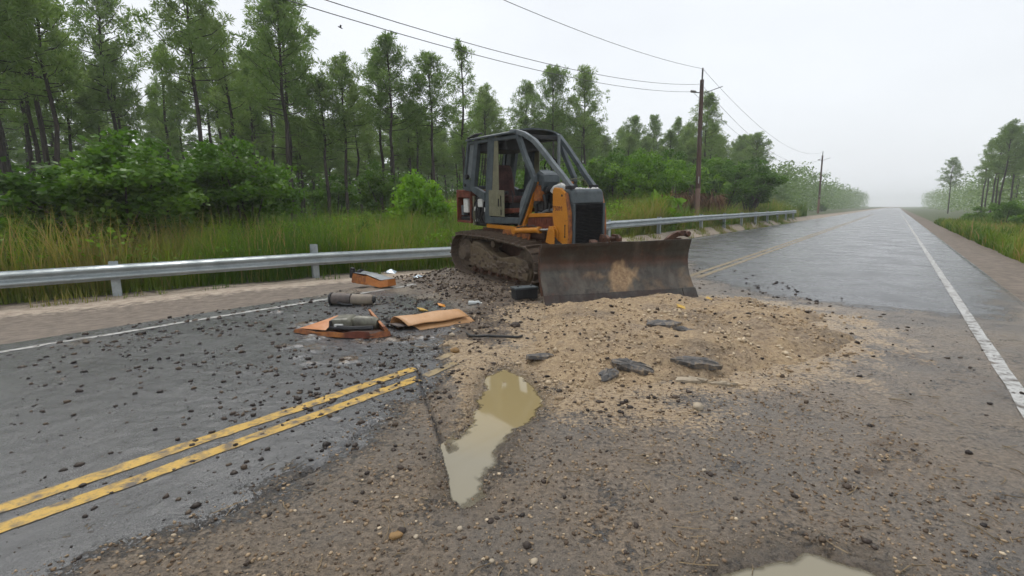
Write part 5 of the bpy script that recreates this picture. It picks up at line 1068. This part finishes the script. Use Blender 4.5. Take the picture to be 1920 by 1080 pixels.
# bushes and broadleaf trees
def var(seed, rx, rz, nc, nl, size, mat, shell=.45, dome=False, width=.32, base=0., r=.03, n_st=9, droop=.1):
    me, c0 = bush_mesh("foliage", seed, rx, rz, nc, nl, size, shell, mat, dome, width, base, droop); return stems_mesh("stem", c0, r, np.random.default_rng(seed), n_st), me
DOME = var(1, 1.3, 1.95, 130, 9500, .14, 'leaf_dome', .22, True, .36, .1)
BU = [var(2, 1.1, 1.5, 34, 3600, .12, 'leaf_mid'), var(3, 1.3, 1.3, 40, 4200, .11, 'leaf_bright'), var(4, .9, 1.7, 28, 3000, .14, 'leaf_mid', .5, False, .28), var(6, 1.2, 1.1, 30, 3400, .10, 'leaf_bright', .5, False, .26)]
BT_ = [var(7, 1.9, 3.2, 60, 7600, .17, 'leaf_mid', .4, False, .32, 1.2, .07, 14), var(8, 2.2, 2.8, 64, 8000, .17, 'leaf_bright', .4, False, .32, 1.4, .08, 14), var(9, 1.6, 3.6, 52, 6500, .16, 'leaf_mid', .4, False, .3, 1.0, .06, 14)]
random.seed(9)
plant("dome_bush", "rounded bright green vine-covered bush in front of the pine trunks", "bush", DOME, (789 - 960) / 900 * 20.5, 20.5, 1.0, 1.28)
def bx(px, Y, vi, sx, sz, lab, mats=BU): x = (px - 960) / 900 * Y; plant("bush", lab, "bush", mats[vi], x, Y, sx, sz, None, None)
bx(610, 17, 0, 1.0, .95, "mid green bush behind the grass at the left edge of the photographed stand")
bx(655, 19, 1, 1.0, 1.0, "yellow-green bush between the left bush and the dome bush")
bx(705, 21, 3, 1.1, 1.1, "low spreading bush just left of the dome bush")
bx(735, 18.2, 1, .65, .8, "small bright bush in front of the low spreading bush")
bx(848, 22, 1, 1.1, 1.2, "bright bush between the dome bush and the bulldozer's rear")
bx(905, 24, 2, 1.2, 1.1, "bush seen through the bulldozer's cab window")
bx(960, 25, 0, 1.3, 1.2, "bush behind the bulldozer's cab")
def bt(px, Y, vi, sx, sz, lab): x = (px - 960) / 900 * Y; plant("broadleaf_tree", lab, "tree", BT_[vi], x, Y, sx, sz, None, None, ("trunk", "crown"))
bt(1020, 30, 0, 1.0, .9, "small broadleaf tree behind the bulldozer's roof posts")
bt(1085, 32, 2, 1.0, .95, "small broadleaf tree behind the radiator")
bt(1150, 33, 0, 1.0, 1.0, "dark broadleaf tree just right of the radiator")
bt(1205, 31, 1, 1.0, 1.05, "bright rounded broadleaf tree midway between radiator and pole")
bt(1255, 34, 1, 1.05, 1.0, "bright broadleaf tree left of the utility pole")
bt(1300, 40, 0, 1.0, 1.1, "broadleaf tree directly behind the utility pole")
bt(1355, 38, 2, 1.1, 1.0, "broadleaf tree right of the utility pole")
bt(1178, 37, 2, 1.1, 1.15, "tall dark broadleaf tree behind the gap between radiator and bright tree")
bt(1232, 39, 0, 1.15, 1.2, "tall broadleaf tree behind the two bright broadleaf trees")
bt(1330, 44, 1, 1.2, 1.25, "bright broadleaf tree rising behind the pole's right side")
bt(1400, 40, 0, 1.2, 1.1, "dark broadleaf tree farthest right of the utility pole")
bx(1165, 27, 0, 1.0, .9, "mid green bush low behind the guardrail, near the radiator"); bx(1200, 28.5, 3, 1.0, .9, "bushy growth behind the guardrail's second right-hand post"); bx(1330, 31, 3, 1.0, .9, "low bush behind the guardrail right of the pole")
for k in range(46):                                                 # undergrowth continuing along the forest edge
    az = math.radians(g.uniform(-52, -24) if k < 22 else g.uniform(-20, 36)); depth = g.uniform(15.5, 19) if k < 22 else g.uniform(19, 26); rngd = depth / max(math.cos(az + math.radians(51.6)), .2); x, y = math.sin(az) * rngd, math.cos(az) * rngd
    if y < 5: continue
    if k % 3 == 0: plant("broadleaf_tree", "small broadleaf tree in the undergrowth along the forest edge", "tree", BT_[k % 3], x, y, g.uniform(.7, 1.0), g.uniform(.6, .9), None, "undergrowth trees along the forest edge", ("trunk", "crown"))
    else: plant("bush", "bush in the undergrowth along the forest edge", "bush", BU[k % 4], x, y, g.uniform(.9, 1.4), g.uniform(.8, 1.3), None, "undergrowth bushes along the forest edge")
for k in range(26):                                                 # near side of the road, right
    t = g.uniform(7, 70); off = -6 - 5 * g.random(); x, y = xy(t, off)
    if y < 4: continue
    plant("bush", "bush on the near side of the road, far right", "bush", BU[k % 4], x, y, g.uniform(.9, 1.5), g.uniform(.9, 1.5), None, "bushes on the near side of the road")
SW = [var(61, .75, .8, 26, 2200, .10, 'leaf_bright', .5, False, .26, .0, .015, 8), var(62, .6, 1.05, 22, 1800, .09, 'leaf_mid', .5, False, .24, .0, .015, 8), var(63, .9, .65, 28, 2300, .085, 'leaf_bright', .5, False, .28, .0, .015, 8)]
for k in range(58):
    t = g.uniform(-8, 14) if k < 40 else g.uniform(18, 42); off = float(np.interp(t, RAILX, RAILO)) + 1.4 + 7.5 * g.random(); x, y = xy(t, off)
    plant("shrub", "low leafy shrub growing among the tall grass", "shrub", SW[k % 3], x, y, g.uniform(.6, 1.3), g.uniform(.8, 1.5), None, "low shrubs among the grass")
# palms with dead hanging fronds by the pole
def palm_variant(seed):
    g2 = np.random.default_rng(seed); m = MB(); m.tube([(0, 0, -.2), (.05, 0, 1.0), (.08, .03, 1.9)], [.14, .12, .10], 9); tm = bpy.data.meshes.new("trunk"); tm.from_pydata(m.v, [], m.f); tm.update(); tm.materials.append(MT['palm_trunk'])
    out = []
    for mat, nfr, e0, e1 in (('leaf_brown', 16, -1.2, -.5), ('leaf_mid', 12, .0, 1.2)):
        Vs, v = [], []
        for k in range(nfr):
            a = k * 2.4 + g2.normal() * .2; e = g2.uniform(e0, e1); d = np.array([math.cos(a) * math.cos(e), math.sin(a) * math.cos(e), math.sin(e)]); base_ = np.array([.08, .03, 1.85]); hub = base_ + d * .55
            for q in range(18):
                f = d + g2.normal(size=3) * .45; f /= np.linalg.norm(f); L = .45 + .2 * g2.random(); w = np.cross(f, g2.normal(size=3)); w /= np.linalg.norm(w); tip = hub + f * L; tip[2] -= .18
                Vs += [hub - w * .006, hub + f * L * .5 + w * .02, tip, hub + f * L * .5 - w * .02]; v += [g2.random()] * 4
            w = np.cross(d, [0, 0, 1.]); Vs += [base_ - w * .012, base_ + w * .012, hub + w * .008, hub - w * .008]; v += [.5] * 4
        me = np_mesh("fronds", np.array(Vs), np.arange(len(Vs)).reshape(-1, 4), {"v": v}); me.materials.append(MT[mat]); out.append(me)
    return tm, out[0], out[1]
PA = palm_variant(3)
for px, Y, s, lab in ((1262, 29.5, 1.25, "small palm with brown hanging dead fronds, left of the pole"), (1292, 30.8, 1.35, "palm with brown dead fronds just behind the pole's left side"), (1330, 31, 1.2, "palm with brown dead fronds right of the pole")):
    x = (px - 960) / 900 * Y; plant("palm", lab, "palm", PA, x, Y, s, s, None, None, ("trunk", "dead_fronds", "green_fronds"))
LP = var(31, .65, 1.35, 16, 420, .42, 'leaf_bright', .5, False, .26, .1, .03, 7, .25)
x = (1240 - 960) / 900 * 27; plant("broad_leaved_plant", "pale green large-leaved plant behind the guardrail left of the pole", "plant", LP, x * 25.2 / 27, 25.2, 1.15, 1.35)

# tall grass behind the guardrail and on the near verge
def grass(name, label, n_, fn, hmin, hmax, seed, w=.011):
    g2 = np.random.default_rng(seed); t, off = fn(g2, n_); x, y = xy(t, off); n_ = len(x); z = ground_h(t, off)
    clump = fbm(x, y, .55, 3, 200); hh = (hmin + (hmax - hmin) * g2.random(n_) ** 1.6) * np.clip(1 + 2.0 * clump, .35, 1.7) ; a = g2.random(n_) * 6.283; ln = hh * (.1 + .75 * g2.random(n_) ** 1.5); dx, dy = np.cos(a), np.sin(a)
    dist = np.hypot(x, y); ww = w * np.clip(dist / 14, .7, 2.5) * (.7 + .6 * g2.random(n_))
    b = np.stack([x, y, z - .03], -1); s = np.stack([-dy, dx, dx * 0], -1) * ww[:, None]; mid_ = b + np.stack([dx * ln * .3, dy * ln * .3, hh * .6], -1); tip = b + np.stack([dx * ln, dy * ln, hh], -1)
    V = np.stack([b - s, b + s, mid_ - s * .8, mid_ + s * .8, tip], 1).reshape(-1, 3); k = np.arange(n_) * 5
    F = np.concatenate([np.stack([k, k + 1, k + 3], -1), np.stack([k, k + 3, k + 2], -1), np.stack([k + 2, k + 3, k + 4], -1)])
    brown = np.clip(.29 + 1.7 * fbm(x, y, .35, 3, 210) + .22 * np.exp(-((x + 4.6) / 2.2) ** 2 - ((y - 15.5) / 3) ** 2) + .25 * (g2.random(n_) - .5), 0, .78); seed_ = g2.random(n_) < .10; brown = np.where(seed_, .97, brown); tipv = np.clip(brown + .12, 0, 1)
    v = np.stack([brown * .6, brown * .6, brown, brown, tipv], -1).ravel()
    o = link(name, np_mesh(name, V, F, {"v": v}), 'grass_blade'); return tag(o, label, "grass", None, "stuff")
def gf(g2, n_):
    az = np.radians(g2.uniform(-53, 38.0, n_)); u = g2.random(n_); d0 = 10.9; depth = 0.35 + 9.5 * u ** 1.15
    # walk along the rail: t from bearing, then step away from the rail
    t = np.where(g2.random(n_) < .72, g2.uniform(-9, 26, n_), g2.uniform(26, 70, n_)); ro = np.interp(t, RAILX, RAILO); return t, ro + depth
grass("tall_grass", "tall green and straw-coloured grass growing behind the guardrail", 150000, gf, .5, 1.5, 1, .0085)
def gf3(g2, n_):
    t = np.concatenate([g2.uniform(-9, 26, n_ // 2), g2.uniform(26, 60, n_ - n_ // 2)]); x, y = xy(t, t * 0 + 10); ro = np.interp(t, RAILX, RAILO); off = ro - 0.55 + .9 * g2.random(n_); ok = fbm(*xy(t, off), 1.1, 3, 225) > .04; return t[ok], off[ok]
grass("verge_tufts", "low grass tufts creeping under the guardrail", 16000, gf3, .06, .32, 5, .006)
def gf2(g2, n_): return g2.uniform(1, 60, n_) ** 1.0, -2.9 - 6 * g2.random(n_) ** 1.3
grass("verge_grass", "grass on the near verge at the right", 45000, gf2, .15, .7, 2)
# low weeds that fill the ground between grass and trees
g2 = np.random.default_rng(40); n_ = 42000; t = np.where(g2.random(n_) < .7, g2.uniform(-12, 30, n_), g2.uniform(30, 90, n_)); off = np.interp(t, RAILX, RAILO) + 2.5 + 26 * g2.random(n_); x, y = xy(t, off); z = ground_h(t, off) + .75 * g2.random(n_) * (.6 + fbm(x, y, .5, 3, 220))
V, F = leaf_arrays(np.stack([x, y, z], -1), .17, g2, 0.0); tone = np.repeat(np.clip(.5 + 1.2 * fbm(x, y, .4, 3, 221) + .3 * (g2.random(n_) - .5), 0, 1), 4)
tag(link("weeds", np_mesh("weeds", V, F, {"v": tone}), 'leaf_mid'), "low leafy weeds covering the ground under the pines", "weeds", None, "stuff")
g2 = np.random.default_rng(41); n_ = 90000; t = np.where(g2.random(n_) < .75, g2.uniform(-9, 26, n_), g2.uniform(26, 60, n_)); off = np.interp(t, RAILX, RAILO) + .5 + 9.5 * g2.random(n_); x, y = xy(t, off); den = fbm(x, y, .6, 3, 222); ok = g2.random(n_) < np.clip(den * 5 + .35, 0.05, 1); x, y, t, off, den = x[ok], y[ok], t[ok], off[ok], den[ok]
z = ground_h(t, off) + np.clip(.75 + 2.4 * den, .3, 1.7) * g2.random(len(x)) ** .6
V, F = leaf_arrays(np.stack([x, y, z], -1), .10, g2, 0.0, .26)
tag(link("weeds", np_mesh("weeds", V, F, {"v": np.repeat(np.clip(.45 + .8 * den + .3 * (g2.random(len(x)) - .5), 0, 1), 4)}), 'leaf_bright'), "bright leafy weeds growing among the tall grass", "weeds", None, "stuff")
# the forest farther back, where trunks and crowns merge
g2 = np.random.default_rng(50); n_ = 60000; t = g2.uniform(-60, 190, n_); off = 62 + 20 * g2.random(n_); x, y = xy(t, off); top = 9.5 + 5 * fbm(x, y, .16, 4, 230); z = ground_h(t, off) + top * g2.random(n_) ** .85
V, F = leaf_arrays(np.stack([x, y, z], -1), .75, g2, .1, .3); tone = np.repeat(np.clip(.35 + .9 * fbm(x, z, .5, 3, 231) + .3 * (g2.random(n_) - .5), 0, 1), 4)
tag(link("far_wood", np_mesh("far_wood", V, F, {"v": tone}), 'pine_needles'), "far-off pine wood closing the view between the trunks", "wood", None, "stuff")
g2 = np.random.default_rng(51); n_ = 40000; t = 90 + 330 * g2.random(n_) ** 1.4; off = -12 - 30 * g2.random(n_); x, y = xy(t, off); z = ground_h(t, off) + (9 + 5 * fbm(x, y, .16, 4, 232)) * g2.random(n_) ** .85
V, F = leaf_arrays(np.stack([x, y, z], -1), .5, g2, .1, .3)
tag(link("far_wood", np_mesh("far_wood", V, F, {"v": np.repeat(g2.random(n_) * .7, 4)}), 'pine_needles'), "far-off wood on the near side of the road at the right", "wood", None, "stuff")
g2 = np.random.default_rng(52); n_ = 70000; t = 95 + 330 * g2.random(n_) ** 1.6; off = 15 + 30 * g2.random(n_); x, y = xy(t, off); z = ground_h(t, off) + (9 + 6 * fbm(x, y, .16, 4, 233)) * g2.random(n_) ** .85
V, F = leaf_arrays(np.stack([x, y, z], -1), .5, g2, .1, .3)
tag(link("far_wood", np_mesh("far_wood", V, F, {"v": np.repeat(np.clip(.4 + fbm(x, z, .4, 3, 234) + .3 * (g2.random(n_) - .5), 0, 1), 4)}), 'pine_needles'), "far-off pine wood along the road beyond the utility poles", "wood", None, "stuff")
# shrub layer deep under the pines
g2 = np.random.default_rng(53); n_ = 90000; t = g2.uniform(-35, 110, n_); off = 27 + 36 * g2.random(n_); x, y = xy(t, off); z = ground_h(t, off) + np.clip(2.6 + 6 * fbm(x, y, .22, 4, 235), .4, 6) * g2.random(n_)
V, F = leaf_arrays(np.stack([x, y, z], -1), .30, g2, .1, .34)
tag(link("shrub_layer", np_mesh("shrub_layer", V, F, {"v": np.repeat(np.clip(.4 + 1.2 * fbm(x, y, .3, 3, 236) + .3 * (g2.random(n_) - .5), 0, 1), 4)}), 'leaf_mid'), "green shrub layer in the shade under the pines", "shrubs", None, "stuff")
# twigs and straw on the mud
g2 = np.random.default_rng(54); m = MB()
for k in range(420):
    x = g2.uniform(-1.5, 3.4); y = 1.5 + 6 * g2.random() ** 1.4; a = g2.random() * 6.28; L = .02 + .07 * g2.random() ** 2
    if sdf(np.array([x]), np.array([y]), PUDDLE)[0] < .03: continue
    z = sh(x, y) + .004; m.tube([(x - math.cos(a) * L, y - math.sin(a) * L, z), (x, y, z + .006), (x + math.cos(a + .3) * L, y + math.sin(a + .3) * L, z + .002)], .0018 + .001 * g2.random(), 3)
tag(m.build("straw_bits", 'straw'), "bits of straw and twig on the muddy road", "straw", None, "stuff")
# bird
bd = MB(); bd.tube([(-.12, 0, 0), (0, 0, .02), (.13, 0, .0), (.17, 0, -.01)], [.015, .045, .03, .008], 8); bo = bd.build("bird", 'bird', None, 0, True); bo.location = px_tree(638, 52, 35); bo.rotation_euler = (.1, .2, .6)
tag(bo, "tiny dark bird flying above the pines at the left", "bird")
m = MB(); m.add([(.05, .02, .03), (-.06, .02, .03), (-.09, .20, .12), (.02, .22, .13), (-.12, .36, .08)], [(0, 1, 2, 3), (3, 2, 4)]); m.add([(.05, -.02, .03), (-.06, -.02, .03), (-.09, -.20, .12), (.02, -.22, .13), (-.12, -.36, .08)], [(3, 2, 1, 0), (4, 2, 3)]); m.build("wing", 'bird', bo)

# ------------------------------------------------------------------ damp air
hz_ = MB(); hz_.box(-1800, 1800, -1800, 1800, -2.0, 21.0); ho = hz_.build("haze", 'bird'); ho.data.materials.clear()
hm = bpy.data.materials.new("haze_air"); hm.use_nodes = True; hn = hm.node_tree; hn.nodes.clear(); hout = hn.nodes.new("ShaderNodeOutputMaterial"); pv = hn.nodes.new("ShaderNodeVolumePrincipled")
pv.inputs["Color"].default_value = (0.93, 0.95, 0.97, 1); pv.inputs["Density"].default_value = 0.0011; pv.inputs["Anisotropy"].default_value = 0.2
hn.links.new(pv.outputs[0], hout.inputs["Volume"]); ho.data.materials.append(hm); tag(ho, kind="stuff")
